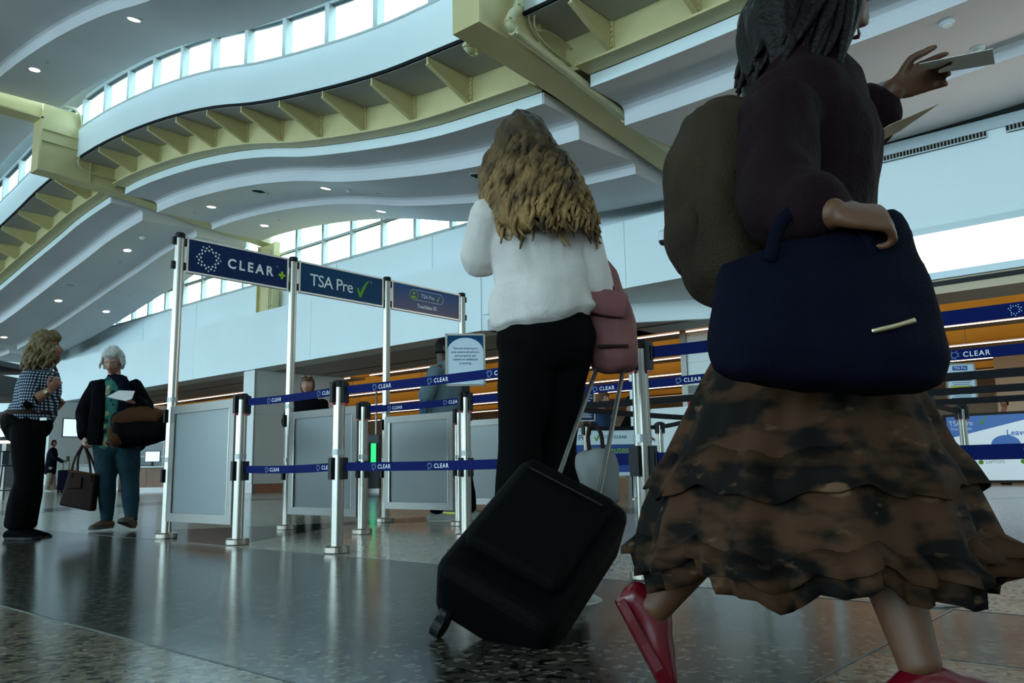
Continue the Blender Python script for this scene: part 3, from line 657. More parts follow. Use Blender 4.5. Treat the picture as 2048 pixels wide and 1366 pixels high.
pipe('pipe_elbow', [a + Vector((0, 0, .12)), a, b, c, d, d + Vector((.3, -.1, 0))], .055, 'short cream pipe elbow poking out left of the beam', collars=[(b, (0, 0, 1)), (c, (1, 0, 0))])
for i, pp in enumerate(([(1060, -30), (1058, 30), (1066, 62), (1100, 100), (1160, 143)], [(1066, -30), (1068, 40), (1080, 75), (1118, 112), (1168, 150)], [(1073, -30), (1070, 20), (1072, 58), (1110, 70), (1190, 138)])):
    pipe('conduit', [onY(x, y, 6.12 - i * .03) for x, y in pp], .013, 'thin cream conduit bending along the beam, ' + ['innermost', 'middle', 'outermost'][i] + ' of three', 'conduit', grp='conduits on the right beam')
W1 = w(20.3)
pipe('conduit', [onY(132, 213, 20.0), onY(150, 220, 20.0), onY(163, 240, 20.0), onY(163, 300, 20.0), onY(157, 325, 20.0), onY(175, 343, 20.0), onY(250, 365, 20.0)], .022, 'cream conduit looping down the end of the far roof beam', 'conduit')

# ------------------------------------------------------------------ ceiling fittings
def zlow(u, v):
    z = w(v)
    if u < 9.3: return z - .2
    if u < 10.8: return z - .48 + .06 * (u - 9.3) / 1.36
    return z - .60
def zup(u, v): return w(v) + 1.5 + .06 * (u - 5.4) / 1.5 if u > 5.4 else w(v) + 1.82 - .08 * (u - 3.45) / 1.9
def slope_rot(v): return (math.atan((w(v + .1) - w(v - .1)) / .2), 0, 0)
DL = MB().lathe([(.12, -.004), (.12, .012), (.10, .012)], 24, (0, 0, -.012)).mesh('trim_ring', WALL)
DLm = MB().lathe([(.10, -.016), (.10, -.004), (.02, -.004)], 24).mesh('lens', LEDW)
def fit(name, label, cat, grp, u, v, z, parts):
    e = empty(name, (u, v, z), label, cat, grp); e.rotation_euler = slope_rot(v)
    for nm, me in parts: o = bpy.data.objects.new(nm, me); col.objects.link(o); o.parent = e
    return e
dls = [(10, v) for v in (32.7, 27.9, 23.1, 18.5, 13.8, 9.1, 3.9)] + [(11.5, v) for v in (27.9, 23.0, 18.5, 13.8, 9.1, 3.9)]
for u, v in dls:
    bay = 'beyond the left roof beam' if v > 20 else ('between the two roof beams' if v > 7 else 'right of the near roof beam')
    od = {32.7: ', farthest', 27.9: ', second away', 23.1: ', nearest the beam', 23.0: ', nearest the beam', 18.5: ', farthest', 13.8: ', middle one', 9.1: ', nearest', 3.9: ''}[v]
    fit('downlight', 'round downlight in the ' + ('second' if u < 11 else 'last') + ' ceiling step ' + bay + od, 'downlight', 'downlights of the ' + ('second' if u < 11 else 'last') + ' lower ceiling step', u, v, zlow(u, v), [('trim_ring', DL), ('lens', DLm)])
for (px, py), lab in (((268, 40), 'nearer round downlight in the upper ceiling at top left'), ((70, 130), 'farther round downlight in the upper ceiling at top left')):
    q = onX(px, py, 5.75); fit('downlight', lab, 'downlight', 'downlights of the upper ceiling', q.x, q.y, zup(q.x, q.y), [('trim_ring', DL), ('lens', DLm)])
SPG = mat('speaker_grille', (.27, .29, .31), .7)
SPM = MB().lathe([(.17, -.004), (.17, .01), (.15, .01)], 28, (0, 0, -.01)).mesh('rim', WALL); SPM2 = MB().lathe([(.15, -.014), (.15, -.004), (.02, -.004)], 28).mesh('grille', SPG)
for px, py, u, lab in ((517, 379, 9.75, 'round ceiling speaker above the second overhead sign'), (958, 342, 9.75, 'round ceiling speaker left of the blonde woman'), (1427, 207, 9.75, 'round ceiling speaker right of the near roof beam'), (140, 562, 9.75, 'round ceiling speaker at far left')):
    q = onX(px, py, u); fit('ceiling_speaker', lab, 'speaker', 'round ceiling speakers', u, q.y, zlow(u, q.y), [('rim', SPM), ('grille', SPM2)])
SDM = MB().lathe([(.08, .0), (.08, -.02), (.055, -.045), (.045, -.06), (.02, -.065)][::-1], 20).mesh('body', WALL)
SDM2 = MB().lathe([(.057, -.044), (.06, -.034), (.02, -.034)], 20).mesh('slots', BLKP)
for px, py, u, lab, low in ((700, 369, 10.2, 'small ceiling smoke detector right of a downlight', 1), (285, 452, 9.9, 'small smoke detector near the far left downlights', 1), (1892, 30, 9.6, 'white smoke detector at top right', 1), (1960, 142, 10.6, 'small flat detector disc at far right', 1)):
    q = onX(px, py, u); fit('smoke_detector', lab, 'smoke detector', 'ceiling smoke detectors', u, q.y, zlow(u, q.y) + .003, [('body', SDM), ('slots', SDM2)])
SPK = MB().lathe([(.035, -.012), (.035, 0), (.01, 0)], 12).mesh('cover', SOFF)
for px, py, u in ((536, 376, 10), (755, 370, 10.4), (390, 412, 10), (558, 431, 11.4), (242, 487, 10.2), (260, 571, 11.5), (140, 650, 11.5)):
    q = onX(px, py, u); e = fit('sprinkler_cover', 'small round sprinkler cover ' + {536: 'beside the speaker above the second overhead sign', 755: 'right of the smoke detector', 390: 'left of the downlight over the first overhead sign', 558: 'in the last step above the clerestory', 242: 'beyond the left beam near its detector', 260: 'beyond the left beam over the last step', 140: 'low at far left above the blonde woman in checks'}[px], 'sprinkler', 'sprinkler covers of the lower ceiling', u, q.y, zlow(u, q.y), [('cover', SPK)])
for px, py in ((282, 37), (97, 112)):
    q = onX(px, py, 5.8); fit('sprinkler_cover', 'small round sprinkler cover beside the ' + ('nearer' if px > 200 else 'farther') + ' upper ceiling downlight', 'sprinkler', 'sprinkler covers of the upper ceiling', q.x, q.y, zup(q.x, q.y), [('cover', SPK)])
# security camera
q = onX(1330, 470, 12.3); e = empty('security_camera', (12.37, q.y, q.z), 'dome security camera hanging from the fascia wall', 'camera')
MB().box(-.12, .02, -.04, .04, .06, .14).build('arm', WALL, e); MB().lathe([(.085, -.12), (.085, .02), (.05, .07)], 20, (-.14, 0, 0)).build('housing', WALL, e, smooth=False)
m_ = MB(); m_.ball((-.14, 0, -.12), (.078, .078, .085)); m_.build('dome', BLKP, e, smooth=True)

# ------------------------------------------------------------------ stanchions
HST = 1.02
def cassette(mb_, ang, z0, z1, r=.037):
    ca, sa = math.cos(ang), math.sin(ang); c = ((r + .013) * ca, (r + .013) * sa, (z0 + z1) / 2)
    mb_.obox(c, (.013 * ca, .013 * sa, 0), (-.014 * sa, .014 * ca, 0), (0, 0, (z1 - z0) / 2)); return mb_
def pole_mb(h, z0=.035, r=.0365):
    mb_ = MB(); n = 32; prof = []
    for k in range(n):
        a_ = 2 * math.pi * k / n; rr = r if k % 8 not in (0,) else r * .84; prof.append((rr * math.cos(a_), rr * math.sin(a_)))
    mb_.prism([(x, y, z0) for x, y in prof], (0, 0, h - z0)); return mb_
def make_stanchion(h=HST, dual=True):
    e = empty('stanchion', (0, 0, 0))
    MB().lathe([(.06, 0), (.078, .004), (.078, .034), (.070, .042), (.03, .042)], 32).build('base', STEEL, e, bevel=0)
    pole_mb(h - .02).build('pole', ALU, e)
    MB().lathe([(.040, 0), (.040, .035), (.034, .042)], 24, (0, 0, h - .035)).build('cap', BLKP, e)
    for k in range(4):
        m_ = MB(); cassette(m_, k * math.pi / 2, h - .13, h - .005); o = m_.build('belt_cassette', BLKP, e)
        MB().obox(((.049) * math.cos(k * math.pi / 2), .049 * math.sin(k * math.pi / 2), h - .137), (.009, 0, 0), (0, .009, 0), (0, 0, .005)).build('release_button', REDP, o)
    if dual:
        MB().lathe([(.0395, 0), (.0395, .035)], 24, (0, 0, .575)).build('collar', CLRP, e)
        for k in range(4):
            m_ = MB(); cassette(m_, k * math.pi / 2, .43, .56); m_.build('belt_cassette', BLKP, e)
    return e
ST = make_stanchion(); tag(ST, 'aluminium double-belt stanchion at the outer end of the first frosted panel', 'stanchion', 'aluminium belt stanchions'); ST.location = (3.1, 5.2, 0)
def stan(u, v, label): o = copy_tree(ST, loc=(u, v, 0)); o['label'] = label; return o
stan(3.1, 4.1, 'aluminium double-belt stanchion standing nearest in front of the second frosted panel')
stan(4.17, 5.2, 'aluminium double-belt stanchion at the outer end of the second frosted panel')
stan(4.2, 4.1, 'aluminium double-belt stanchion carrying the framed screening notice')
stan(5.24, 5.2, 'aluminium double-belt stanchion at the outer end of the third frosted panel')
stan(6.31, 5.2, 'aluminium double-belt stanchion hidden behind the blonde woman')
stan(3.1, 1.95, 'aluminium double-belt stanchion, nearest of all, between the blonde woman and the long skirt')
stan(4.2, 1.95, 'aluminium double-belt stanchion behind the woman in the long skirt')
stan(3.1, -.45, 'aluminium stanchion just outside the frame at right')
stan(4.2, -.6, 'second aluminium stanchion just outside the frame at right')
SS = make_stanchion(dual=False); SS.location = (8.94, 1.99, 0); tag(SS, 'single-belt stanchion right of the skirt, carrying a framed notice', 'stanchion', 'single black belt stanchions')
def stan1(px, py, label, D=None, loc=None):
    if loc is None:
        dd = ray(px, py); t = (HST - CAMZ) / dd[2]; p = CAM + dd * t; loc = (p[0], p[1], 0)
    loc = (loc[0], loc[1], 0)
    o = copy_tree(SS, loc=loc); o['label'] = label; return Vector((loc[0], loc[1], 0))
b1 = stan1(1172, 848, 'single-belt stanchion with a small dark notice beside the check-in counter')
b2 = stan1(1319, 845, 'single-belt stanchion in front of the low white partition')
b3 = stan1(1395, 826, 'single-belt stanchion under the red sign')
b4 = stan1(1852, 793, 'single-belt stanchion just right of the skirt, behind the blue belts')
b5 = stan1(0, 0, 'single-belt stanchion hidden behind the skirt, fifth queue row', loc=(5.27, 1.95))
b6 = stan1(0, 0, 'single-belt stanchion hidden behind the skirt, sixth queue row', loc=(6.35, 1.95))
b7 = stan1(0, 0, 'single-belt stanchion outside the frame at right, fifth row', loc=(5.27, -1.2))
b8 = stan1(0, 0, 'single-belt stanchion outside the frame at right, sixth row', loc=(6.35, -1.4))
b9 = stan1(0, 0, 'single-belt stanchion outside the frame at right, seventh row', loc=(7.42, -1.6))
b10 = stan1(0, 0, 'single-belt stanchion behind the blonde woman, fifth queue row', loc=(5.27, 4.1))
# tall sign posts
def make_tall():
    e = empty('sign_post', (0, 0, 0)); h = 2.40
    MB().lathe([(.06, 0), (.083, .004), (.083, .034), (.074, .042), (.03, .042)], 32).build('base', STEEL, e)
    pole_mb(h - .02).build('pole', ALU, e); MB().lathe([(.040, 0), (.040, .035), (.034, .045)], 24, (0, 0, h - .035)).build('cap', BLKP, e)
    for z in (.575, 1.04): MB().lathe([(.0395, 0), (.0395, .035)], 24, (0, 0, z)).build('collar', CLRP, e)
    for z0, z1 in ((.42, .52), (.88, .98), (2.11, 2.17), (2.31, 2.37)):
        for k in (0, 2): m_ = MB(); cassette(m_, k * math.pi / 2, z0, z1, .035); m_.build('clamp', BLKP, e)
    for z0 in (.45, .86): m_ = MB(); cassette(m_, -math.pi / 2, z0, z0 + .12, .035); m_.build('clamp', BLKP, e)
    return e
TP = make_tall(); TP.location = (3.12, 6.25, 0); tag(TP, 'tall aluminium post holding the left end of the first overhead sign', 'sign post', 'tall aluminium sign posts')
for u, lab in ((4.19, 'tall aluminium post between the first and second overhead signs'), (5.29, 'tall aluminium post between the second and third overhead signs'), (6.36, 'tall aluminium post at the right end of the third overhead sign')):
    o = copy_tree(TP, loc=(u, 6.25, 0)); o['label'] = lab
# ------------------------------------------------------------------ frosted panels
def frost_panel(u, v0, v1, label):
    g = empty('divider_panel', (u, (v0 + v1) / 2, .13), label, 'divider panel', 'frosted queue divider panels'); h = (v1 - v0) / 2; H = .87; t = .016; fw = .062
    for nm, c in (('rail', (-h, h, H - fw, H)), ('rail', (-h, h, 0, fw)), ('stile', (-h, -h + fw, fw, H - fw)), ('stile', (h - fw, h, fw, H - fw))):
        if nm == 'rail':
            z0, z1 = c[2], c[3]; top = z0 > .3; P = [(-t, -h, z1 if top else z0), (-t, h, z1 if top else z0), (-t, h - fw, z0 if top else z1), (-t, -h + fw, z0 if top else z1)]
        else:
            left = c[0] < 0; P = [(-t, -h, 0), (-t, -h + fw, fw), (-t, -h + fw, H - fw), (-t, -h, H)] if left else [(-t, h, 0), (-t, h - fw, fw), (-t, h - fw, H - fw), (-t, h, H)]
        MB().prism(P, (2 * t, 0, 0)).build(nm, ALUF, g, weld=True)
    MB().box(-.003, .003, -h + fw, h - fw, fw, H - fw).build('frosted_pane', FROST, g)
    m_ = MB(); m_.box(-t - .002, -t + .004, h - fw - .012, h - fw, fw, H - fw); m_.box(-t - .002, -t + .004, -h + fw, -h + fw + .006, fw, H - fw); m_.build('inner_bead', ALU, g)
frost_panel(3.1, 5.27, 6.20, 'leftmost and nearest of the frosted divider panels')
frost_panel(4.17, 5.26, 6.19, 'second frosted divider panel from the left, in front of the black-jacketed woman')
frost_panel(5.24, 5.26, 6.19, 'third frosted divider panel, with the polo-shirted man behind it')
frost_panel(6.31, 5.26, 6.19, 'fourth frosted divider panel, partly behind the blonde woman')

# ------------------------------------------------------------------ overhead signs (face towards the camera, -Y)
AX, AZ = (1, 0, 0), (0, 0, 1)
def overhead(u0, u1, face, label):
    g = empty('overhead_sign', ((u0 + u1) / 2, 6.25, 2.24), label, 'sign', 'overhead lane signs'); h = (u1 - u0) / 2; H = .148; t = .016; fw = .016
    for P in ([(-h, H), (h, H), (h - fw, H - fw), (-h + fw, H - fw)], [(-h, -H), (h, -H), (h - fw, -H + fw), (-h + fw, -H + fw)], [(-h, -H), (-h + fw, -H + fw), (-h + fw, H - fw), (-h, H)], [(h, -H), (h - fw, -H + fw), (h - fw, H - fw), (h, H)]):
        MB().prism([(x, -t, z) for x, z in P], (0, 2 * t, 0)).build('frame_rail', SIGNF, g, weld=True)
    MB().box(-h + fw, h - fw, -.008, .008, -H + fw, H - fw).build('face', face, g); return g, h
g, h = overhead(3.175, 4.135, NAVY, 'navy overhead sign with a white ring of dots, white letters and lime plus')
ringdots(MB(), (-h + .195, -.010, 0), .105, AX, AZ).build('emblem', WHITEP, g)
text_mb('CLEAR', .115, (-h + .365, -.010, -.042), AX, AZ, bold=.0035, spacing=1.42).build('lettering', WHITEP, g)
m_ = MB(); m_.box(.415 - .034, .415 + .034, -.0105, -.0095, -.02 - .011, -.02 + .011); m_.box(.415 - .011, .415 + .011, -.0106, -.0094, -.02 - .034, -.02 + .034); m_.build('plus_mark', GREENP, g)
text_mb('°', .05, (.355, -.010, .02), AX, AZ).build('registered_mark', LBLUE, g)
def touch(label): pass
g, h = overhead(4.245, 5.235, TEALB, 'teal-blue overhead sign with large white letters and a green tick')
text_mb('TSA Pre', .158, (-h + .12, -.010, -.06), AX, AZ, bold=.0005, spacing=.92).build('lettering', WHITEP, g)
check_mb(.155, (.165, -.010, -.07), AX, AZ).build('tick_mark', GREEN2, g); text_mb('°', .05, (.33, -.010, .05), AX, AZ).build('registered_mark', WHITEP, g)
g, h = overhead(5.345, 6.315, DUSK, 'third overhead sign fading blue to dusk mauve, with a rounded badge')
# colour of the printed face: blue at the top, mauve at the bottom
nt = DUSK.node_tree; tc = nt.nodes.new('ShaderNodeTexCoord'); sp = nt.nodes.new('ShaderNodeSeparateXYZ'); nt.links.new(tc.outputs['Object'], sp.inputs[0])
mr = nt.nodes.new('ShaderNodeMapRange'); mr.inputs[1].default_value = -.14; mr.inputs[2].default_value = .14; nt.links.new(sp.outputs[2], mr.inputs[0])
rp = nt.nodes.new('ShaderNodeValToRGB'); rp.color_ramp.elements[0].color = (.17, .13, .19, 1); rp.color_ramp.elements[1].color = (.012, .085, .26, 1); nt.links.new(mr.outputs[0], rp.inputs[0]); nt.links.new(rp.outputs[0], nt.nodes['Principled BSDF'].inputs['Base Color'])
def ring2d(mb_, path, wd_):
    n = len(path)
    for i in range(n):
        (x0, y0), (x1, y1) = path[i], path[(i + 1) % n]; d = math.hypot(x1 - x0, y1 - y0) or 1; nx, ny = -(y1 - y0) / d * wd_ / 2, (x1 - x0) / d * wd_ / 2
        mb_.add([(x0 + nx, -.010, y0 + ny), (x1 + nx, -.010, y1 + ny), (x1 - nx, -.010, y1 - ny), (x0 - nx, -.010, y0 - ny)], [(0, 1, 2, 3)])
    return mb_
cx, cz, hw, hr = .0, .045, .185, .052
pill = [(cx + hw + hr * math.cos(a_), cz + hr * math.sin(a_)) for a_ in np.linspace(-math.pi / 2, math.pi / 2, 12)] + [(cx - hw + hr * math.cos(a_), cz + hr * math.sin(a_)) for a_ in np.linspace(math.pi / 2, 3 * math.pi / 2, 12)]
ring2d(MB(), pill, .004).build('badge_outline', WHITEP, g)
m_ = ring2d(MB(), [(cx - hw + .055 * math.cos(a_), cz + .055 * math.sin(a_)) for a_ in np.linspace(0, 2 * math.pi, 25)[:-1]], .007)
disc(m_, (cx - hw, -.0105, cz + .014), .016, AX, AZ); poly_mb([(.033 * math.cos(a_), .024 * math.sin(a_)) for a_ in np.linspace(0, math.pi, 9)], (cx - hw, -.0105, cz - .036), AX, AZ, m_); m_.build('person_icon', GREENP, g)
text_mb('TSA Pre', .062, (cx - .09, -.011, cz - .022), AX, AZ, spacing=.92).build('lettering', WHITEP, g); check_mb(.06, (cx + .135, -.011, cz - .026), AX, AZ).build('tick_mark', GREENP, g)
text_mb('Touchless ID', .056, (0, -.011, -.085), AX, AZ, align='CENTER', bold=.001, spacing=.95).build('lettering', WHITEP, g)

# ------------------------------------------------------------------ belts
def belt(p, q, z, label, m=BELT, hgt=.05, prints=(), sag=.008, bright=WHITEP, k=1.0):
    p = Vector((p[0], p[1], 0)); q = Vector((q[0], q[1], 0)); d = q - p; Ln = d.length; d.normalize(); p = p + d * .06; q = q - d * .06; Ln -= .12
    mid = (p + q) / 2; mid.z = z; g = empty('barrier_belt', mid, label, 'belt', 'retractable barrier belts'); n = 14; mb_ = MB(); nrm = Vector((d.y, -d.x, 0))
    if nrm.dot(Vector((-mid.x, -mid.y, 0))) < 0: nrm = -nrm
    ax = d if Vector((d.x, d.y, 0)).dot(VR) > 0 else -d
    vs = []
    for i in range(n + 1):
        t = i / n; c = p + d * (Ln * t) - Vector((mid.x, mid.y, 0)); s = -sag * 4 * t * (1 - t)
        for o_ in (-.001, .001):
            vs += [c + nrm * o_ + Vector((0, 0, s - hgt / 2)), c + nrm * o_ + Vector((0, 0, s + hgt / 2))]
    fs = []
    for i in range(n):
        b_ = 4 * i; fs += [(b_, b_ + 4, b_ + 5, b_ + 1), (b_ + 2, b_ + 3, b_ + 7, b_ + 6), (b_, b_ + 2, b_ + 6, b_ + 4), (b_ + 1, b_ + 5, b_ + 7, b_ + 3)]
    fs += [(0, 1, 3, 2), (4 * n, 4 * n + 2, 4 * n + 3, 4 * n + 1)]
    mb_.add(vs, fs).build('webbing', m, g)
    for s in (-1, 1):
        c = d * (s * Ln / 2); MB().obox(c, d * .012, nrm * .008, Vector((0, 0, .03))).build('belt_end', BLKP, g)
    for t in prints:
        s = -sag * 4 * t * (1 - t); c = (d * (Ln * (t - .5))) + nrm * .0022 + Vector((0, 0, s)); L_ = MB()
        ringdots(L_, c - ax * .07, .019, ax, VZ, big=False); L_.build('printed_emblem', LBLUE, g)
        tm = text_mb('CLEAR', .033, c - ax * .035 - VZ * .0115, ax, VZ, bold=.0004, spacing=1.2); tm.build('printed_lettering', bright, g)
    return g
A_, B_, E_ = (3.1, 5.2), (3.1, 4.1), (3.1, 1.95)
for z, nm in ((.965, 'upper'), (.505, 'lower')):
    belt(A_, B_, z, nm + ' blue belt on the left, in front of the second frosted panel', prints=(.35, .93 if z < .6 else .92))
    belt(B_, E_, z, nm + ' blue belt running from the near stanchion behind the blonde woman', prints=(.17, .40, .62, .87) if z > .6 else (.17, .40, .66, .925))
    belt(E_, (3.1, -.45), z, nm + ' blue belt nearest at the right, behind the skirt', prints=(.64,) if z > .6 else (.12, .64))
    belt((4.17, 5.2), (4.2, 4.1), z, nm + ' blue belt between the second panel and the notice post', prints=(.32, .93)) if z > .6 else None
belt((4.2, 4.1), (4.2, 1.95), .965, 'upper blue belt behind the nearest stanchion, second queue row', prints=(.25, .56, .85))
belt((4.2, 1.95), (4.2, -.6), .965, 'upper blue belt passing in front of the framed notice at right', prints=(.22, .42))
belt((5.27, 4.1), (5.27, 1.95), .965, 'black belt of the third queue row behind the nearest stanchion', BELTK)
belt((5.27, 1.95), (5.27, -1.2), .965, 'highest black belt at the right edge', BELTK)
belt((6.35, 1.95), (6.35, -1.4), .965, 'middle black belt at the right edge', BELTK)
belt((b4.x, b4.y), (7.42, -1.6), .965, 'lowest black belt at the right edge', BELTK)
belt((b1.x, b1.y), (b2.x, b2.y), .965, 'black belt in front of the low counter', BELTK)
belt((b2.x, b2.y), (b3.x, b3.y), .965, 'black belt between the two posts by the partition', BELTK)
belt((5.27, 4.1), (b3.x, b3.y), .965, 'long black belt slanting back to the red sign post', BELTK)
belt((8.94, 1.99), (b4.x, b4.y), .965, 'short black belt behind the middle one at right', BELTK)

# ------------------------------------------------------------------ framed notices on posts
def notice(loc, face_dir, wd_, ht, label, kind, zbot):
    n = Vector(face_dir).normalized(); ax = VZ.cross(n); ax = -ax if ax.dot(VR) < 0 else ax
    g = empty('framed_notice', (loc[0], loc[1], zbot), label, 'notice', 'framed notices on posts')
    c = Vector((0, 0, ht / 2)); c0_ = c + n * .06
    m_ = MB(); fw = .014
    m_.obox(c0_ + VZ * (ht / 2 - fw / 2), ax * wd_ / 2, n * .01, VZ * fw / 2); m_.obox(c0_ - VZ * (ht / 2 - fw / 2), ax * wd_ / 2, n * .01, VZ * fw / 2)
    m_.obox(c0_ + ax * (wd_ / 2 - fw / 2), ax * fw / 2, n * .01, VZ * ht / 2); m_.obox(c0_ - ax * (wd_ / 2 - fw / 2), ax * fw / 2, n * .01, VZ * ht / 2); m_.build('frame', ALU, g)
    MB().obox(c0_, ax * (wd_ / 2 - fw), n * .004, VZ * (ht / 2 - fw)).build('poster', POSTER if kind != 'dark' else NAVY, g)
    MB().obox(Vector((0, 0, -.01)) + n * .03, ax * .03, n * .03, VZ * .03).build('mount', BLKP, g)
    f0 = c0_ + n * .0052; W2, H2 = wd_ / 2 - fw, ht / 2 - fw
    if kind == 'notice':
        P = [(-W2, H2), (-W2, H2 - .10)] + [(W2 * math.cos(t), (H2 - .105) + .085 * math.sin(t)) for t in np.linspace(math.pi, 0, 18)] + [(W2, H2)]
        vs = []; fs = []; L_ = MB()
        for i, t in enumerate(np.linspace(math.pi, 0, 18)):
            x = W2 * math.cos(t) * .999; y = (H2 - .115) + .10 * math.sin(t); vs += [f0 + ax * x + VZ * y, f0 + ax * x + VZ * H2]
        for i in range(17): fs.append((2 * i, 2 * i + 2, 2 * i + 3, 2 * i + 1))
        L_.add(vs, fs).build('printed_header', TEALB, g); T = MB()
        for i, s in enumerate(['You are entering an', 'area where all persons', 'and property are', 'subject to additional', 'screening.']):
            tm = text_mb(s, .0225, f0 + n * .0008 + VZ * (.075 - i * .0265), ax, VZ, align='CENTER', spacing=.97); T.add(tm.v, tm.f)
        T.build('lettering', NAVY, g); text_mb('TSA05', .006, f0 + n * .0008 + ax * (W2 - .03) - VZ * (H2 - .012), ax, VZ).build('small_print', NAVY, g)
    elif kind == 'dark':
        T = MB()
        for i, s in enumerate(["Don't leave an", 'unattended bag', 'or luggage', 'here']):
            tm = text_mb(s, .026, f0 + n * .0008 + VZ * (.13 - i * .032), ax, VZ, align='CENTER'); T.add(tm.v, tm.f)
        for i in range(9): T.obox(f0 + VZ * (-.03 - i * .013), ax * (W2 * (.7 if i % 3 else .5)), n * .0004, VZ * .002)
        T.build('lettering', WHITEP, g)
    else:
        T = MB(); tm = text_mb('TSA Pre', .034, f0 + n * .0008 + VZ * (H2 - .045), ax, VZ, align='CENTER'); MB().obox(f0 + VZ * (H2 - .035), ax * .07, n * .0004, VZ * .022).build('badge', BLUEC, g); tm.build('badge_lettering', WHITEP, g)
        tm = text_mb('Touchless ID', .02, f0 + n * .0008 + VZ * (H2 - .085), ax, VZ, align='CENTER'); T.add(tm.v, tm.f)
        for i in range(8): T.obox(f0 + VZ * (.02 - i * .018 - (.06 if i > 3 else 0)), ax * (W2 * (.8 - .1 * (i % 3))), n * .0004, VZ * .0025)
        T.build('lettering', NAVY, g); MB().obox(f0 - VZ * .055, ax * (W2 * .8), n * .0003, VZ * .025).build('highlight_block', YELLO, g)
    return g
toCam = -VF
notice((4.2, 4.1, 0), toCam + VR * .1, .283, .375, 'white framed screening notice on a stanchion left of the blonde woman', 'notice', 1.06)
notice((b1.x, b1.y, 0), toCam, .22, .36, 'small dark navy framed notice in front of the check-in counter', 'dark', 1.05)
notice((8.94, 1.99, 0), toCam - VR * .1, .28, .38, 'framed notice with a yellow highlighted line at far right', 'gold', 1.05)
# red exit sign with white holder
g = empty('exit_sign', (b3.x, b3.y, 1.03), 'small red sign with white letters below a white framed card, on a stanchion', 'sign')
ax = VR; n = toCam
MB().obox(Vector((0, 0, .08)) + n * .05, ax * .105, n * .006, VZ * .085).build('face', REDN, g); text_mb('Exit', .095, Vector((-.0, 0, .045)) + n * .058 + ax * 0, ax, VZ, align='CENTER', bold=.001).build('lettering', WHITEP, g)
m_ = MB(); m_.obox(Vector((0, 0, .225)) + n * .05, ax * .11, n * .008, VZ * .055); m_.build('card_frame', SIGNF, g); MB().obox(Vector((0, 0, .225)) + n * .059, ax * .098, n * .002, VZ * .042).build('card', LGREY, g)
MB().obox(Vector((0, 0, .0)) + n * .02, ax * .02, n * .02, VZ * .03).build('mount', BLKP, g)
# opening-hours paper on column
q = onX(1422, 775, 15.99); g = empty('hours_notice', q, 'pale opening hours sheet taped on the white column, above the red sign', 'notice')
MB().box(0, .009, -.17, .17, -.14, .14).build('sheet', POSTER, g); text_mb('4:00am', .09, (-.003, .15, .0), (0, -1, 0), VZ).build('lettering', NAVY, g)

# slim white post by counter
q = at(1262, 722, 13.0); g = empty('light_post', (q.x, q.y, 0), 'slim tall white post beside the check-in counter', 'post')
MB().lathe([(.042, .02), (.042, q.z)], 16).build('pole', WALL, g); MB().lathe([(.10, 0), (.10, .02), (.04, .03)], 20).build('base', STEEL, g)

# ------------------------------------------------------------------ check-in counter, display, background furniture
cL, cR = at(1085, 870, 12.0), at(1268, 865, 12.0)
ctr = (cL + cR) / 2; ax = (cR - cL); ax.z = 0; cw = ax.length / 2; ax.normalize(); n = Vector((-ax.y, ax.x, 0)); n = -n if n.dot(VF) > 0 else n
g = empty('check_in_counter', (ctr.x, ctr.y, 0), 'blue and white check-in counter behind the suitcase', 'counter')
MB().obox(VZ * .71 - n * .02, ax * cw, n * .02, VZ * .145 * 2).build('blue_front', BLUEC, g)
MB().obox(VZ * .925 + n * .003, ax * (cw + .01), n * .025, VZ * .105).build('white_header', mat('header_white', (.62, .74, .78), .4), g)
MB().obox(VZ * 1.045 - n * .13, ax * (cw + .03), n * .20, VZ * .018).build('worktop', mat('counter_top', (.50, .62, .64), .4), g)
MB().obox(VZ * .40 + n * .003, ax * (cw + .01), n * .025, VZ * .025).build('white_foot_rail', mat('header_white', (.62, .74, .78), .4), g)
for s in (-1, 1):
    for b_ in (0, 1): MB().obox(VZ * .2 + ax * (s * (cw - .08)) - n * (b_ * .28), ax * .02, n * .02, VZ * .2).build('leg', STEEL, g)
MB().obox(VZ * .70 - n * .3, ax * cw, n * .01, VZ * .3).build('rear_panel', DARK, g)
hx = ax * (cw - .86)
text_mb('TSA Pre', .115, VZ * .885 + n * .031 + ax * (cw - 1.02), ax, VZ, spacing=.9).build('lettering', TEALB, g); check_mb(.11, VZ * .885 + n * .031 + ax * (cw - .58), ax, VZ).build('tick_mark', GREEN2, g)
text_mb('CLEAR', .06, VZ * .905 + n * .031 + ax * (cw - .30), ax, VZ, bold=.001, spacing=1.1).build('lettering', TEALB, g)
ringdots(MB(), VZ * .925 + n * .031 + ax * (cw - .36), .04, ax, VZ, big=False).build('emblem', TEALB, g); text_mb('ENROLLMENT\nPROVIDED BY', .028, VZ * .935 + n * .031 + ax * (cw - .54), ax, VZ).build('small_print', TEALB, g)
text_mb('in Minutes', .135, VZ * .70 + n * .004 + ax * (cw - .62), ax, VZ, spacing=.95).build('lettering', GREENP, g)
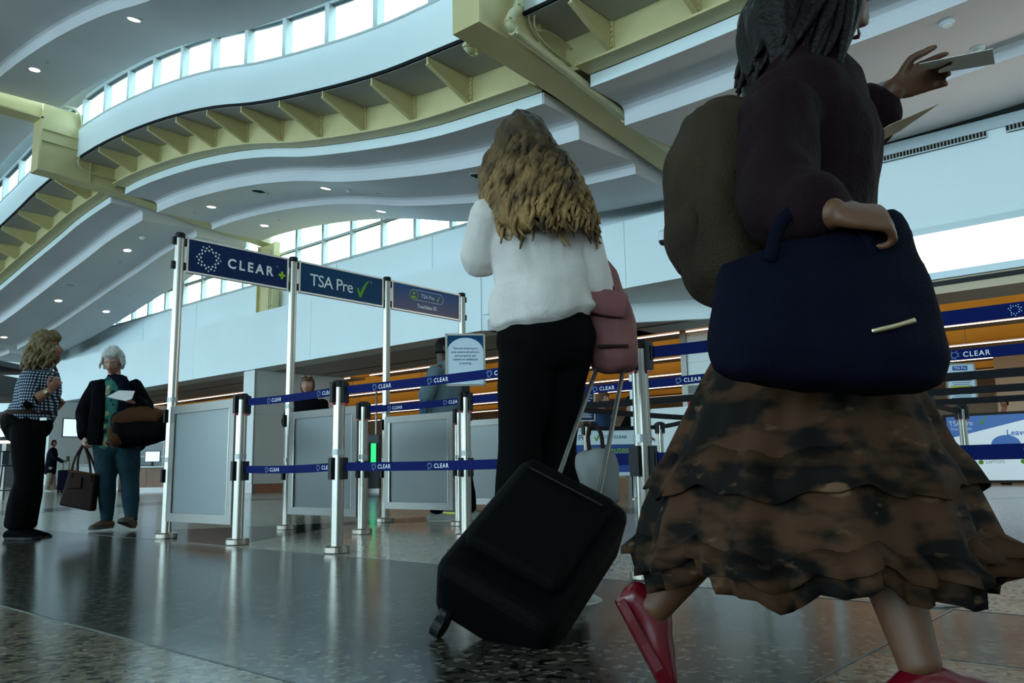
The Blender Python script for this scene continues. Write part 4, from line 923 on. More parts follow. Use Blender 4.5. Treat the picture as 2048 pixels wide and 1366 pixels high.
# small digital display "Leave these in."
g = empty('floor_display', (20.45, 3.0, 0), 'large low display board with blue corner and white field at far right', 'display')
MB().box(.0, .12, -3.2, 1.95, .04, 1.56).build('casing', BLKP, g)
MB().box(-.012, .0, -3.1, 1.87, .10, 1.50).build('screen', mat('display_white', (.45, .56, .62), .4, emit=.35), g)
DB = mat('display_blue', (.01, .07, .26), .4, emit=.4)
L_ = MB(); L_.add([(-.014, 1.87, 1.50), (-.014, 1.87, 1.02), (-.014, -.2, 1.50)], [(0, 1, 2)]); L_.add([(-.014, .1, .10), (-.014, -3.1, .10), (-.014, -3.1, .5)], [(0, 1, 2)])
for yc in (.75, -.35): L_.add([(-.014, yc + .28 * math.cos(t), .86 + .2 * math.sin(t)) for t in np.linspace(0, math.pi, 14)], [tuple(range(14))])
L_.build('printed_shapes', DB, g)
yx = (0, -1, 0)
text_mb('TSA Pre', .15, (-.016, 1.83, 1.30), yx, VZ, spacing=.95).build('lettering', WHITEP, g); check_mb(.17, (-.016, 1.22, 1.32), yx, VZ).build('tick_mark', GREEN2, g)
text_mb('Travel Wise', .085, (-.016, 1.80, 1.20), yx, VZ).build('lettering', WHITEP, g)
text_mb('Leave these in.', .17, (-.016, .72, 1.05), yx, VZ, bold=.003).build('lettering', DB, g)
text_mb('LAPTOPS', .09, (-.016, 1.17, .46), yx, VZ).build('lettering', mat('display_text', (.12, .16, .22), .5), g); text_mb('3-1-1 LIQUIDS', .09, (-.016, .36, .46), yx, VZ).build('lettering', mat('display_text', (.1, .1, .1)), g)
L_ = MB(); disc(L_, (-.016, .46, .49), .05, yx, VZ); disc(L_, (-.016, 1.26, .49), .05, yx, VZ); L_.build('green_dots', GREEN2, g)
# beige inner wall behind it
bi = MB().box(24.6, 24.8, -12, 4.6, 0, 3.4).build('wall_inner', BEIGE); struct(bi, 'beige clad inner wall behind the floor display', 'wall')
for v in np.arange(-3, 4.4, 1.5):
    for z in (.3, .95, 1.6, 2.25, 2.9): MB().box(24.57, 24.599, v + .015, v + 1.485, z + .01, z + .64).build('wall_panel', BEIGE, bi)
# far left: screen on the side wall
q0 = onY(134, 838, 33.15); q1 = onY(160, 873, 33.15)
g = empty('wall_screen', ((q0.x + q1.x) / 2 + .25, 33.17, (q0.z + q1.z) / 2), 'white lit wall screen behind the grey-haired woman', 'screen')
hw_, hh_ = abs(q1.x - q0.x) / 2 + .35, abs(q0.z - q1.z) / 2
MB().box(-hw_ - .03, hw_ + .03, .0, .03, -hh_ - .03, hh_ + .03).build('bezel', BLKP, g); MB().box(-hw_, hw_, -.006, .0, -hh_, hh_).build('display', SCREENW, g)
# outlet
q = onY(136, 917, 33.19); g = empty('wall_outlet', q, 'small wall outlet plate on the far white wall', 'outlet'); MB().box(-.06, .06, -.01, .005, -.09, .09).build('plate', ALUF, g); MB().box(-.02, .02, -.014, -.01, -.05, .05).build('socket', BLKP, g)
# service counters in the left opening
def counter(px0, px1, D, label, m, h=.95):
    a_ = at(px0, 960, D); b_ = at(px1, 960, D); a_.z = b_.z = 0; c_ = (a_ + b_) / 2; ax_ = b_ - a_; L_ = ax_.length / 2; ax_.normalize(); n_ = -VF
    g = empty('service_counter', c_, label, 'counter', 'service counters at left')
    MB().obox(VZ * h / 2, ax_ * L_, n_ * .3, VZ * (h / 2 - .03)).build('body', m, g); MB().obox(VZ * h + n_ * .05, ax_ * (L_ + .05), n_ * .38, VZ * .025).build('worktop', PANELW, g)
    MB().obox(VZ * .08 + n_ * .31, ax_ * L_, n_ * .01, VZ * .08).build('kickboard', STONE, g); nn = max(2, int(L_ * 2 / .8))
    for i in range(nn): MB().obox(ax_ * (-L_ + (i + .5) * 2 * L_ / nn) + VZ * (h / 2 + .04) + n_ * .305, ax_ * (L_ / nn - .012), n_ * .006, VZ * (h / 2 - .10)).build('front_panel', m, g)
    return g, c_, ax_
counter(160, 245, 30.5, 'grey-white service counter behind the tote bag', PANELW)
gc, cc, cax = counter(258, 345, 26.0, 'brown-fronted service counter behind the duffel bag', BROWNP, .78)
g = empty('desk_monitor', at(304, 943, 26.0), 'lit desk monitor on the brown-fronted counter', 'monitor'); g.location.z = .805
MB().obox(VZ * .30, VR * .24, VF * .015, VZ * .17).build('casing', BLKP, g); MB().obox(VZ * .30 - VF * .017, VR * .22, VF * .002, VZ * .15).build('display', SCREENW, g); MB().obox(VZ * .07, VR * .03, VF * .02, VZ * .07).build('neck', BLKP, g); MB().obox(VZ * .006, VR * .12, VF * .08, VZ * .006).build('foot', BLKP, g)
# frame with glass behind the duffel (dark glazed booth)
g = empty('glazed_booth', at(300, 960, 32.0), 'dim glazed booth front behind the duffel bag', 'booth'); g.location.z = 0
MB().obox(VZ * 1.25, VR * 1.5, VF * .05, VZ * 1.25).build('body', mat('booth_glass', (.03, .05, .05), .2), g)
for z in (1.25, 1.8, 2.4): MB().obox(VZ * z - VF * .06, VR * 1.5, VF * .02, VZ * .03).build('glazing_bar', ALUF, g)
for x in (-1.5, -.5, .5, 1.5): MB().obox(VZ * 1.25 - VF * .06 + VR * x, VR * .03, VF * .02, VZ * 1.25).build('glazing_bar', ALUF, g)
# stools at far left
def stool(px, D, label):
    p = at(px, 990, D); g = empty('bar_stool', (p.x, p.y, 0), label, 'stool', 'dark metal stools at the far left'); mm = mat('gunmetal', (.025, .035, .04), .4, .6)
    m_ = MB(); m_.box(-.17, .17, -.17, .17, .73, .76); m_.build('seat', mm, g, bevel=.01)
    for sx, sy in ((-1, -1), (1, -1), (1, 1), (-1, 1)): m_ = MB(); m_.tube([(sx * .21, sy * .21, 0.02), (sx * .15, sy * .15, .73)], [.018, .015], seg=6, sub=1); m_.build('leg', mm, g)
    m_ = MB()
    for (x0, y0), (x1, y1) in (((-.2, -.2), (.2, -.2)), ((.2, -.2), (.2, .2)), ((.2, .2), (-.2, .2)), ((-.2, .2), (-.2, -.2))): m_.tube([(x0 * .95, y0 * .95, .25), (x1 * .95, y1 * .95, .25)], [.01, .01], seg=6, sub=1)
    m_.build('footrest', mm, g); m_ = MB(); m_.tube([(-.16, .16, .76), (-.17, .18, 1.0), (0, .2, 1.04), (.17, .18, 1.0), (.16, .16, .76)], [.012] * 5, seg=6); m_.obox((0, .19, .9), (.06, 0, 0), (0, .006, 0), (0, 0, .13)); m_.build('backrest', mm, g); return g
stool(12, 17.0, 'dark metal bar stool behind the woman in the checked shirt')
stool(-40, 18.5, 'dark metal bar stool outside the left edge')
# dark hanging structure at far left
a_ = at(-60, 800, 16.0); g = empty('kiosk_canopy', (a_.x, a_.y, a_.z), 'dark green kiosk canopy with mesh panel at the left edge', 'canopy')
gm = mat('canopy_dark', (.018, .030, .035), .5)
MB().obox(VR * .35 + VZ * .2, VR * .62, VF * .8, VZ * .2).build('canopy_box', gm, g); MB().obox(VR * .35 + VZ * .62, VR * .6, VF * .75, VZ * .05).build('top_rail', gm, g)
m_ = MB(); [m_.obox(VR * (-.2 + .035 * i) + VZ * .48 - VF * .7, VR * .006, VF * .01, VZ * .12) for i in range(30)]; o = m_.build('mesh_panel', gm, g); o['kind'] = 'stuff'
for x in (-.1, .9): MB().obox(VR * x - VZ * ((a_.z) / 2) + VF * .5, VR * .04, VF * .04, VZ * (a_.z / 2)).build('post', gm, g)
for s in (-.1, .38, .9): MB().obox(VR * s + VZ * .5 - VF * .7, VR * .035, VF * .02, VZ * .12).build('upright', gm, g)
# warm strip at the far left
q = at(8, 884, 20); g = empty('strip_light', q, 'short warm strip light low at the left edge', 'strip light'); MB().obox((0, 0, 0), VR * .6, VF * .02, VZ * .03).build('diffuser', LED, g); MB().obox(VF * .04, VR * .65, VF * .02, VZ * .04).build('housing', HOUS, g)
MB().obox(VF * .06 - VZ * (q.z / 2), VR * .05, VF * .04, VZ * (q.z / 2)).build('support', ALUF, g)
# inner checkpoint machines
def box_thing(name, px0, px1, pyt, D, m, label, cat, z0=0., dep=.4):
    a_ = at(px0, pyt, D); b_ = at(px1, pyt, D); c_ = (a_ + b_) / 2; hw = (b_ - a_).length / 2; g = empty(name, (c_.x, c_.y, z0), label, cat)
    h = a_.z - z0; MB().obox(VZ * h / 2, VR * hw, VF * dep, VZ * h / 2).build('housing', m, g, bevel=.02)
    MB().obox(VZ * h * .62 - VF * (dep + .01), VR * hw * .7, VF * .012, VZ * h * .22).build('front_panel', BLKP, g)
    MB().obox(VZ * .05 - VF * .0, VR * hw * 1.04, VF * dep * 1.04, VZ * .05).build('plinth', STONE, g); return g
box_thing('scanner_cabinet', 690, 722, 880, 20, mat('scanner_grey', (.12, .12, .12), .5), 'dark scanner cabinet seen between the second panel and the sign post', 'cabinet')
gs = box_thing('scanner_cabinet', 742, 764, 870, 21, mat('scanner_dark', (.04, .04, .045), .5), 'dark screening machine with green indicator light', 'cabinet')
MB().obox(VZ * .95 - VF * .44, VR * .06, VF * .02, VZ * .25).build('indicator', mat('green_light', (.02, .8, .15), .5, emit=1.2), gs); MB().obox(VZ * .62 - VF * .44, VR * .08, VF * .02, VZ * .06).build('indicator', mat('blue_light', (.02, .1, .9), .5, emit=1.0), gs)
box_thing('xray_machine', 1010, 1130, 850, 22, mat('xray_body', (.35, .36, .36), .5), 'pale x-ray machine deep in the checkpoint', 'machine', dep=.8)
g = empty('metal_post', at(752, 900, 30.0), 'thin grey metal post inside the checkpoint', 'post'); g.location.z = 0; MB().lathe([(.04, .02), (.04, 3.4)], 12).build('pole', STONE, g); MB().lathe([(.16, 0), (.16, .02), (.05, .03)], 16).build('base', STONE, g)
# yellow floor mat near the sneakers
p = gnd(930, 1028); g = empty('floor_ramp', (p.x + .2, p.y, 0), 'black floor ramp with yellow edges behind the white sneakers', 'floor ramp')
MB().box(-.2, .2, -.7, .5, 0.0015, .022).build('rubber_tread', BLKP, g); MB().box(-.24, -.2, -.7, .5, .0015, .018).build('yellow_edge', YELLO, g); MB().box(.2, .24, -.7, .5, .0015, .018).build('yellow_edge', YELLO, g)

# PEOPLE

# ================================================================== PEOPLE
def unit(v): return Vector(v).normalized()
def head_fn(jaw=1.0, nose=1.0):
    def fn(d, o):
        x, y, z = d                      # x right, y forward (face), z up; o is the ellipsoid point
        o = Vector(o)
        if z < 0: o.x *= 1 - .30 * jaw * (-z) ** 1.6; 
        if y < 0 and z < -.2: o.y *= 1 - .35 * (-z - .2)
        if y > 0: o.y *= .96; o.x *= 1 - .06 * y
        if y > .2:
            g = lambda cx, cz, sx, sz, a: a * math.exp(-((o.x - cx) / sx) ** 2 - ((o.z - cz) / sz) ** 2)
            dy = 0
            dy += g(0, -.018, .010, .022, .022 * nose) + g(0, -.032, .015, .010, .012 * nose) + g(0, .010, .008, .02, .008)
            dy += g(.034, .010, .018, .012, -.011) + g(-.034, .010, .018, .012, -.011)
            dy += g(.03, .030, .022, .008, .004) + g(-.03, .030, .022, .008, .004)
            dy += g(.036, -.025, .020, .020, .005) + g(-.036, -.025, .020, .020, .005)
            dy += g(0, -.058, .022, .006, .006) + g(0, -.070, .018, .006, .006) + g(0, -.064, .024, .0025, -.004) + g(0, -.098, .020, .014, .010)
            o.y += dy * min(1, (y - .2) / .3)
        return o
    return fn
class Fig:
    def __init__(s, root, label, J, fwd, hd=None, bulk=1., skin_=SKIN_A, group=None, voxel=.007, hand_voxel=None, hs=1.0, seg=16):
        s.o = Vector((root[0], root[1], 0)); s.e = empty('person', s.o, label, 'person', group)
        s.J = {k: Vector(v) - s.o for k, v in J.items()}; s.fwd = unit(fwd); s.rt = s.fwd.cross(VZ).normalized()
        s.b = bulk; s.vx = voxel; s.skin = skin_; s.hs = hs
        hf = unit(hd if hd is not None else fwd); s.hr = hf.cross(VZ).normalized(); s.hu = s.hr.cross(hf).normalized(); s.hf = hf
        s.ax = (s.hr, s.hf, s.hu)
    def hp(s, x, y, z): return s.J['head'] + (s.hr * x + s.hf * y + s.hu * z) * s.hs
    def torso_mb(s, mb, off=0., top=1., to='neck', lo=None, prof=None):
        J = s.J; pv, nk = J['pelvis'], J['neck']; b = s.b; up = nk - pv
        sh = (J['shR'] + J['shL']) / 2; sw = (J['shR'] - J['shL']).length / 2; side = (J['shR'] - J['shL']).normalized()
        hs_ = (J['hipR'] - J['hipL']); hside = hs_.normalized() if hs_.length > .01 else side
        pr = prof or [(-.09, .150, .105), (.0, .170, .122), (.14, .160, .115), (.32, .138, .105), (.50, .150, .112), (.68, .165, .118), (.82, sw * .92, .100), (.93, sw * .62, .075), (1.0, .062, .060)]
        pts = []; rad = []
        for t, a, c in pr:
            p = pv + up * t
            if .2 < t < .9: p = p + s.fwd * .012 * b
            if t < .2: p = p - s.fwd * .012
            a_ = a * (b if t < .75 else 1 + (b - 1) * .3) + off; c_ = c * b + off
            pts.append(p); rad.append((a_, c_))
        mb.tube(pts, rad, side=side, seg=24, sub=3, cap=.5); return mb
    def limb(s, mb, ks, rs, off=0., side=None, sub=5, b=None):
        b = s.b if b is None else b
        return mb.tube([s.J[k] if isinstance(k, str) else k for k in ks], [r * b + off for r in rs], side=side, seg=16, sub=sub, cap=.8)
    def arm_mb(s, mb, S, off=0., end=1.0, r=(.052, .046, .038, .036, .027)):
        J = s.J; a, e, w_ = J['sh' + S], J['el' + S], J['wr' + S]; w2 = e + (w_ - e) * end
        return mb.tube([a, a.lerp(e, .5), e, e.lerp(w2, .4), w2], [(q * (1 + (s.b - 1) * .7) + off) for q in r], seg=16, sub=4, cap=.6)
    def leg_mb(s, mb, S, off=(0, 0, 0), end=1.0, r=(.092, .078, .056, .056, .037)):
        J = s.J; a, k, n = J['hip' + S], J['kn' + S], J['an' + S]; n2 = k + (n - k) * end; o1, o2, o3 = off
        b = 1 + (s.b - 1) * .8
        return mb.tube([a, a.lerp(k, .5), k, k.lerp(n2, .35), n2], [r[0] * b + o1, r[1] * b + o1, r[2] * b + o2, r[3] * b + (o2 + o3) / 2, r[4] * b + o3], seg=18, sub=4, cap=.4)
    def hand_mb(s, mb, S, dir_, palm, curl=.5, spread=.12, pinch=False):
        """palm + five fingers; dir_: forearm-to-finger direction, palm: direction the palm faces"""
        w_ = s.J['wr' + S]; d = unit(dir_); p = Vector(palm); p = (p - p.dot(d) * d).normalized(); x = d.cross(p).normalized()
        sg = 1 if S == 'R' else -1; x = x * sg    # x points to the thumb side
        k = s.hs
        mb.tube([w_, w_ + d * .03 * k, w_ + d * .085 * k], [(.026 * k, .018 * k), (.036 * k, .016 * k), (.040 * k, .013 * k)], side=x, seg=14, sub=3, cap=.5)
        for i, (ln, off_) in enumerate(((.070, .030), (.078, .010), (.072, -.011), (.058, -.030))):
            q = w_ + d * .082 * k + x * off_ * k; pts = [q - d * .015 * k, q]; dd = (d + x * spread * (off_ / .03)).normalized(); an = 0
            for j in range(3):
                an += curl * (.7, 1.0, .8)[j] * (1 + .08 * i); v = dd * math.cos(an) + p * math.sin(an); q = q + v * ln * k * (.42, .32, .26)[j]; pts.append(q)
            mb.tube(pts, [.0085 * k, .0088 * k, .0080 * k, .0074 * k, .0060 * k], seg=8, sub=2, cap=.8)
        q = w_ + d * .028 * k + x * .026 * k; t1 = (d * .7 + x * .75 + p * .35).normalized(); t2 = (d * .85 + x * .15 + p * .55).normalized()
        mb.tube([q - x * .01, q, q + t1 * .036 * k, q + t1 * .036 * k + t2 * .030 * k, q + t1 * .036 * k + t2 * .055 * k], [.013 * k, .013 * k, .0105 * k, .0095 * k, .0070 * k], seg=8, sub=2, cap=.8)
        return mb
    def head_mb(s, mb, jaw=1., nose=1.):
        k = s.hs; mb.ball(s.J['head'], (.075 * k, .096 * k, .116 * k), 40, 30, s.ax, fn=head_fn(jaw, nose))
        for sg in (-1, 1): mb.ball(s.hp(sg * .076, -.006, -.004), (.010, .020, .032), 10, 8, s.ax)
        nk = s.J['neck']; mb.tube([nk - (s.J['head'] - nk) * .35, nk, s.hp(0, -.022, -.05)], [.060, .054, .054], seg=16, sub=3, cap=.3); return mb
    def face(s, brow=HAIRN, lips=LIPM, gl=None, closed=False):
        for sg in (-1, 1):
            if not closed:
                m_ = MB(); m_.ball(s.hp(sg * .033, .077, .010), (.0125, .0125, .0085), 12, 8, s.ax); e_ = m_.build('eye', EYEW, s.e, smooth=True)
                m_ = MB(); m_.ball(s.hp(sg * .033, .0855, .010), (.0055, .0045, .0055), 10, 8, s.ax); m_.build('iris', IRIS, e_, smooth=True)
            m_ = MB(); m_.tube([s.hp(sg * .052, .072, .028), s.hp(sg * .034, .085, .034), s.hp(sg * .015, .090, .029)], [(.003, .002), (.0045, .003), (.004, .003)], seg=6, sub=3); m_.build('eyebrow', brow, s.e, smooth=True)
        m_ = MB(); m_.tube([s.hp(-.023, .082, -.065), s.hp(0, .0985, -.0655), s.hp(.023, .082, -.065)], [(.002, .002), (.004, .0065), (.002, .002)], side=s.hr, seg=8, sub=4); m_.build('lips', lips, s.e, smooth=True)
        if gl:
            m_ = MB()
            for sg in (-1, 1):
                P = [s.hp(sg * (.035 + .024 * math.cos(t)), .098 - .012 * (math.cos(t) > .5), .006 + .016 * math.sin(t)) for t in np.linspace(0, 2 * math.pi, 17)]; m_.tube(P, [.0016] * 17, seg=5, sub=1, cap=0)
                m_.tube([s.hp(sg * .058, .088, .008), s.hp(sg * .078, .0, .008)], [.0016] * 2, seg=5, sub=1)
            m_.tube([s.hp(-.011, .100, .008), s.hp(.011, .100, .008)], [.0016] * 2, seg=5, sub=1); m_.build('glasses', gl, s.e)
    def hair_cap(s, mb, thick=.014, low=-.35, front=.35, back_low=-.6, noise_a=.0, bun=False, top=1.0, crown=0.):
        """cap that lies on the skull; sinks under the skin over the face"""
        k = s.hs
        def fn(d, o):
            x, y, z = d; o = Vector(o); face = max(0, min(1, (y - .15) / .25)) * max(0, min(1, (front + .25 - z) / .2))
            lowc = max(0, min(1, ((back_low if y < .1 else low) - z) / .12)); sink = max(face, lowc)
            t = thick * (1 - sink) - .02 * sink; n = Vector(d)
            if noise_a: t += noise_a * noise.noise(Vector((x * 3.1, y * 3.1, z * 6))) * (1 - sink)
            t += crown * max(0, z) * (1 - sink)
            return o + n * t
        mb.ball(s.J['head'], (.077 * k, .098 * k, .117 * k), 40, 28, s.ax, fn=fn); return mb
    def shoe(s, S, dir_, mt, sole=SOLE, ln=.26, wd_=.045, lift=0., pitch=0., name='shoe', high=.075, drop=None):
        a = s.J['an' + S]; d = unit((dir_[0], dir_[1], 0)); d3 = (d * math.cos(pitch) + VZ * math.sin(pitch)).normalized(); up = (VZ * math.cos(pitch) - d * math.sin(pitch)).normalized()
        side = d.cross(VZ).normalized()
        base = (Vector(a) - up * (drop if drop is not None else high)); heel = base - d3 * ln * .24
        m_ = MB(); m_.tube([heel + up * .035, heel + d3 * ln * .25 + up * .052, heel + d3 * ln * .55 + up * .036, heel + d3 * ln * .85 + up * .024, heel + d3 * ln * .95 + up * .018],
                           [(wd_ * .72, .032), (wd_ * .85, .046), (wd_ * .98, .034), (wd_ * .95, .020), (wd_ * .6, .013)], side=side, seg=16, sub=4, cap=.6)
        o = m_.build(name, mt, s.e, smooth=True); out = [(-.02, .0), (.0, .6), (.2, .78), (.45, .9), (.72, 1.12), (.9, .95), (1.0, .5), (1.02, .0)]
        P = [heel + d3 * ln * x + side * wd_ * y for x, y in out] + [heel + d3 * ln * x - side * wd_ * y for x, y in out[::-1][1:-1]]
        m_ = MB(); m_.prism(P, up * .022); m_.build('sole', sole, o, weld=True, bevel=.004); return o
    def locks(s, n, ln, r, mt, curl=.02, turns=3., seed=1, azr=(-2.6, 2.6), zr=(-.2, .8), out=.03, parent=None, name='hair_curls', gather=.5, fall=None, front_cut=.5):
        rnd = random.Random(seed); m_ = MB(); k = s.hs
        for i in range(n):
            az = rnd.uniform(*azr); z = rnd.uniform(*zr); c = math.sqrt(max(0, 1 - z * z)); d = Vector((c * math.sin(az), -c * math.cos(az), z))   # az 0 = back of head
            root = s.J['head'] + (s.hr * d.x * .08 + s.hf * d.y * .10 + s.hu * d.z * .118) * k
            o_ = (s.hr * d.x + s.hf * d.y * .8); L_ = ln * rnd.uniform(.75, 1.1) * (.8 + .35 * z); pts = []; rad = []; ph = rnd.uniform(0, 6.28); N = 15; tn = turns * rnd.uniform(.7, 1.3)
            f1 = unit(VZ.cross(o_) + Vector((.001, 0, 0))); f2 = o_.normalized() if o_.length > .01 else s.hf
            for j in range(N):
                t = j / (N - 1); c_ = root + o_ * (out * (1 - (1 - t) ** 3)) * 2 - VZ * (L_ * t ** 1.25) + (Vector(fall) * t * t if fall else Vector((0, 0, 0)))
                a_ = curl * min(1, t * 2.5); ag = ph + tn * 6.28 * t; pts.append(c_ + f1 * a_ * math.cos(ag) + f2 * a_ * math.sin(ag) * .8); rad.append(r * (.55 + .6 * math.sin(math.pi * min(1, t * .9 + .1))))
            rad[-1] = r * .25; m_.tube(pts, rad, seg=6, sub=2, cap=.5)
        return m_.build(name, mt, parent or s.e, smooth=True)
def sleeves(F, mb, off, end=.95, r=(.058, .050, .044, .040, .034), which='RL'):
    for S in which: F.arm_mb(mb, S, off, end, r)
    return mb

# ---- woman in checked shirt, standing at far left facing right
D = 6.62; fw = (VR * .98 + VF * .15)
J = dict(head=at(93, 698, D), neck=at(84, 735, D), shR=at(60, 752, D - .15), shL=at(88, 754, D + .17), elR=at(57, 803, D - .22), wrR=at(99, 782, D - .17),
         elL=at(92, 818, D + .22), wrL=at(109, 819, D + .10), pelvis=at(58, 846, D), hipR=at(55, 856, D - .09), hipL=at(60, 856, D + .09), knR=at(54, 960, D - .10), knL=at(60, 960, D + .14), anR=at(30, 1056, D - .08), anL=at(50, 1052, D + .16))
F = Fig(gnd(50, 1072), 'woman with curly blonde hair, checked shirt and black trousers, gesturing', J, fw, hd=VR * .95 + VF * .3 + VZ * .12, bulk=1.16)
m_ = MB(); F.head_mb(m_, nose=1.5); F.torso_mb(m_, -.012)
for S in 'RL': F.arm_mb(m_, S); F.leg_mb(m_, S)
F.hand_mb(m_, 'R', VZ * .8 + VR * .65, -VR * .6 + VZ * .3 + VF * .4, curl=1.0); F.hand_mb(m_, 'L', VZ * .75 + VR * .5, VR * .2 - VF * .6, curl=1.0)
solidify(m_, 'body', SKIN_A, F.e, .0065, 2); F.face(brow=HAIRN)
m_ = MB(); F.torso_mb(m_, .010, prof=[(.10, .158, .135), (.22, .160, .135), (.36, .152, .130), (.55, .165, .135), (.70, .170, .130), (.82, .165, .108), (.92, .115, .080), (.98, .062, .058)]); sleeves(F, m_, .012, .18, r=(.062, .056, .050, .048, .046))
sh = solidify(m_, 'checked_shirt', GING, F.e, .008, 3, fold=.012, ffreq=(9, 9, 7))
m_ = MB(); m_.tube([F.J['elR'] + unit(F.J['shR'] - F.J['elR']) * .03, F.J['elR'], F.J['elR'].lerp(F.J['wrR'], .30)], [.062, .060, .050], seg=16, sub=3, cap=.3); m_.build('black_undersleeve', BLACKC, F.e, smooth=True)
m_ = MB(); nk = F.J['neck']
for sg in (-1, 1): m_.tube([nk + VZ * .03 - F.fwd * .06 + F.rt * sg * .02, nk + F.rt * sg * .062 + VZ * .01, nk + F.fwd * .075 + F.rt * sg * .03 - VZ * .05, nk + F.fwd * .085 + F.rt * sg * .05 - VZ * .10], [(.012, .03), (.012, .03), (.010, .028), (.006, .012)], seg=10, sub=3, side=F.fwd)
m_.build('collar', GING, sh, smooth=True)
m_ = MB(); F.torso_mb(m_, .008, prof=[(-.24, .105, .120), (-.12, .140, .150), (-.02, .158, .160), (.08, .158, .150), (.17, .156, .134)])
F.leg_mb(m_, 'R', (.022, .030, .040), .96); F.leg_mb(m_, 'L', (.020, .030, .045), .98)
solidify(m_, 'black_trousers', BLACKC, F.e, .009, 3, fold=.010, ffreq=(8, 8, 3))
m_ = MB(); pv = F.J['pelvis']; c_ = pv + (F.J['neck'] - pv) * .17
m_.tube([c_ - VZ * .018, c_ + VZ * .018], [(.158 * 1.16 + .022, .138 * 1.16 + .022)] * 2, side=F.rt, seg=32, sub=1, cap=.05); m_.build('belt', BRLEA, F.e, smooth=False)
m_ = MB(); q = F.J['elR'].lerp(F.J['wrR'], .86); dd = unit(F.J['wrR'] - F.J['elR']); m_.tube([q - dd * .012, q + dd * .012], [.034, .034], seg=20, sub=1, cap=.05); m_.build('wristwatch', GOLD, F.e)
m_ = MB(); q = F.J['neck'] + F.fwd * .165 - VZ * .13 - F.rt * -.05; m_.obox(q, F.rt * .03, F.fwd * .004, VZ * .012); m_.build('name_badge', PAPER, F.e)
m_ = MB(); q = at(87, 838, D - .21) - F.o; m_.obox(q, VR * .025, VF * .006, VZ * .011); m_.build('key_card', PAPER, F.e)
F.shoe('R', VR * .95 - VF * .1, BLACKC, BLKP, ln=.27, wd_=.05, high=.09); F.shoe('L', VR * .97 + VF * .1, BLACKC, BLKP, ln=.27, wd_=.05, high=.10)
m_ = MB(); F.hair_cap(m_, .030, low=-.15, front=.30, back_low=-.9, noise_a=.02, crown=.015); m_.tube([F.hp(-.02, -.05, .02), F.hp(0, -.10, -.06), F.hp(0, -.11, -.14)], [.09, .085, .06], seg=16, sub=3)
ha = solidify(m_, 'blonde_hair', HAIRB, F.e, .009, 2, fold=.014, ffreq=(22, 22, 10))
F.locks(70, .24, .015, HAIRB, curl=.016, turns=1.6, seed=3, azr=(-2.1, 2.1), zr=(-.2, .85), out=.035, parent=ha)

# ---- grey-haired woman reading a paper, with two bags
D = 7.56; fw = -VF + VR * .05
J = dict(head=at(226, 724, D - .05), neck=at(229, 756, D), shR=at(194, 770, D), shL=at(268, 770, D), elR=at(168, 824, D + .02), wrR=at(168, 872, D - .10),
         elL=at(291, 812, D), wrL=at(274, 806, D - .22), pelvis=at(233, 878, D), hipR=at(213, 890, D), hipL=at(254, 890, D), knR=at(214, 962, D - .06), knL=at(260, 962, D - .02), anR=at(214, 1040, D - .02), anL=at(263, 1040, D - .14))
F = Fig(gnd(235, 1052), 'grey-haired woman in a dark cardigan and turquoise floral top reading a sheet', J, fw, hd=-VF * .9 + VR * .12 - VZ * .38, bulk=1.22, skin_=SKIN_B)
m_ = MB(); F.head_mb(m_); F.torso_mb(m_, -.015)
for S in 'RL': F.arm_mb(m_, S); F.leg_mb(m_, S)
F.hand_mb(m_, 'R', -VZ + VR * .1, VR * .5 + VF * .5, curl=.9); F.hand_mb(m_, 'L', -VR * .9 + VZ * .15, VZ * .9 - VR * .1, curl=.75)
solidify(m_, 'body', SKIN_B, F.e, .0065, 2); F.face(brow=HAIRG, gl=GOLD, closed=True)
m_ = MB(); F.torso_mb(m_, .014, prof=[(-.08, .150, .128), (.05, .158, .132), (.25, .148, .130), (.50, .150, .130), (.70, .150, .118), (.84, .125, .088), (.93, .085, .066)]); solidify(m_, 'floral_top', FLORAL, F.e, .008, 3, fold=.010, ffreq=(9, 9, 4))
# open cardigan: two fronts, back, sleeves
m_ = MB(); F.torso_mb(m_, .030, prof=[(-.12, .168, .110), (.05, .172, .115), (.30, .160, .112), (.55, .168, .112), (.75, .168, .100), (.86, .130, .078), (.94, .075, .058)])
m_.v = [tuple(Vector(p) + VF * .055) for p in m_.v]; sleeves(F, m_, .010, .97, r=(.052, .054, .050, .044, .040))
for sg, x0, x1 in ((1, 192, 212), (-1, 258, 270)):
    P = [at(x0 + 8, 762, D - .11) - F.o, at((x0 + x1) / 2 - (4 if sg > 0 else -1), 800, D - .17) - F.o, at(x0, 850, D - .18) - F.o, at(x0 - (2 if sg > 0 else -4), 888, D - .15) - F.o]
    m_.tube(P, [(.055, .022), (.075, .026), (.075, .028), (.07, .026)], side=VR, seg=16, sub=4, cap=.4)
ca = solidify(m_, 'black_cardigan', BLACKK, F.e, .009, 3, fold=.012, ffreq=(10, 10, 5))
m_ = MB(); P = [at(x, y, D - d_) - F.o for x, y, d_ in ((224, 752, .02), (243, 760, .14), (250, 790, .21), (246, 830, .22), (244, 852, .20))]; m_.tube(P, [(.05, .02), (.055, .025), (.06, .024), (.055, .022), (.05, .018)], side=VR, seg=14, sub=4); solidify(m_, 'navy_scarf', NAVYC, F.e, .008, 2, fold=.010, ffreq=(30, 30, 4))
m_ = MB(); F.torso_mb(m_, .0, prof=[(-.20, .140, .110), (-.06, .160, .122), (.06, .160, .120)]); F.leg_mb(m_, 'R', (.010, .010, .008), 1.0); F.leg_mb(m_, 'L', (.010, .010, .008), 1.0); solidify(m_, 'teal_leggings', TEALT, F.e, .008, 3, fold=.005, ffreq=(14, 14, 14))
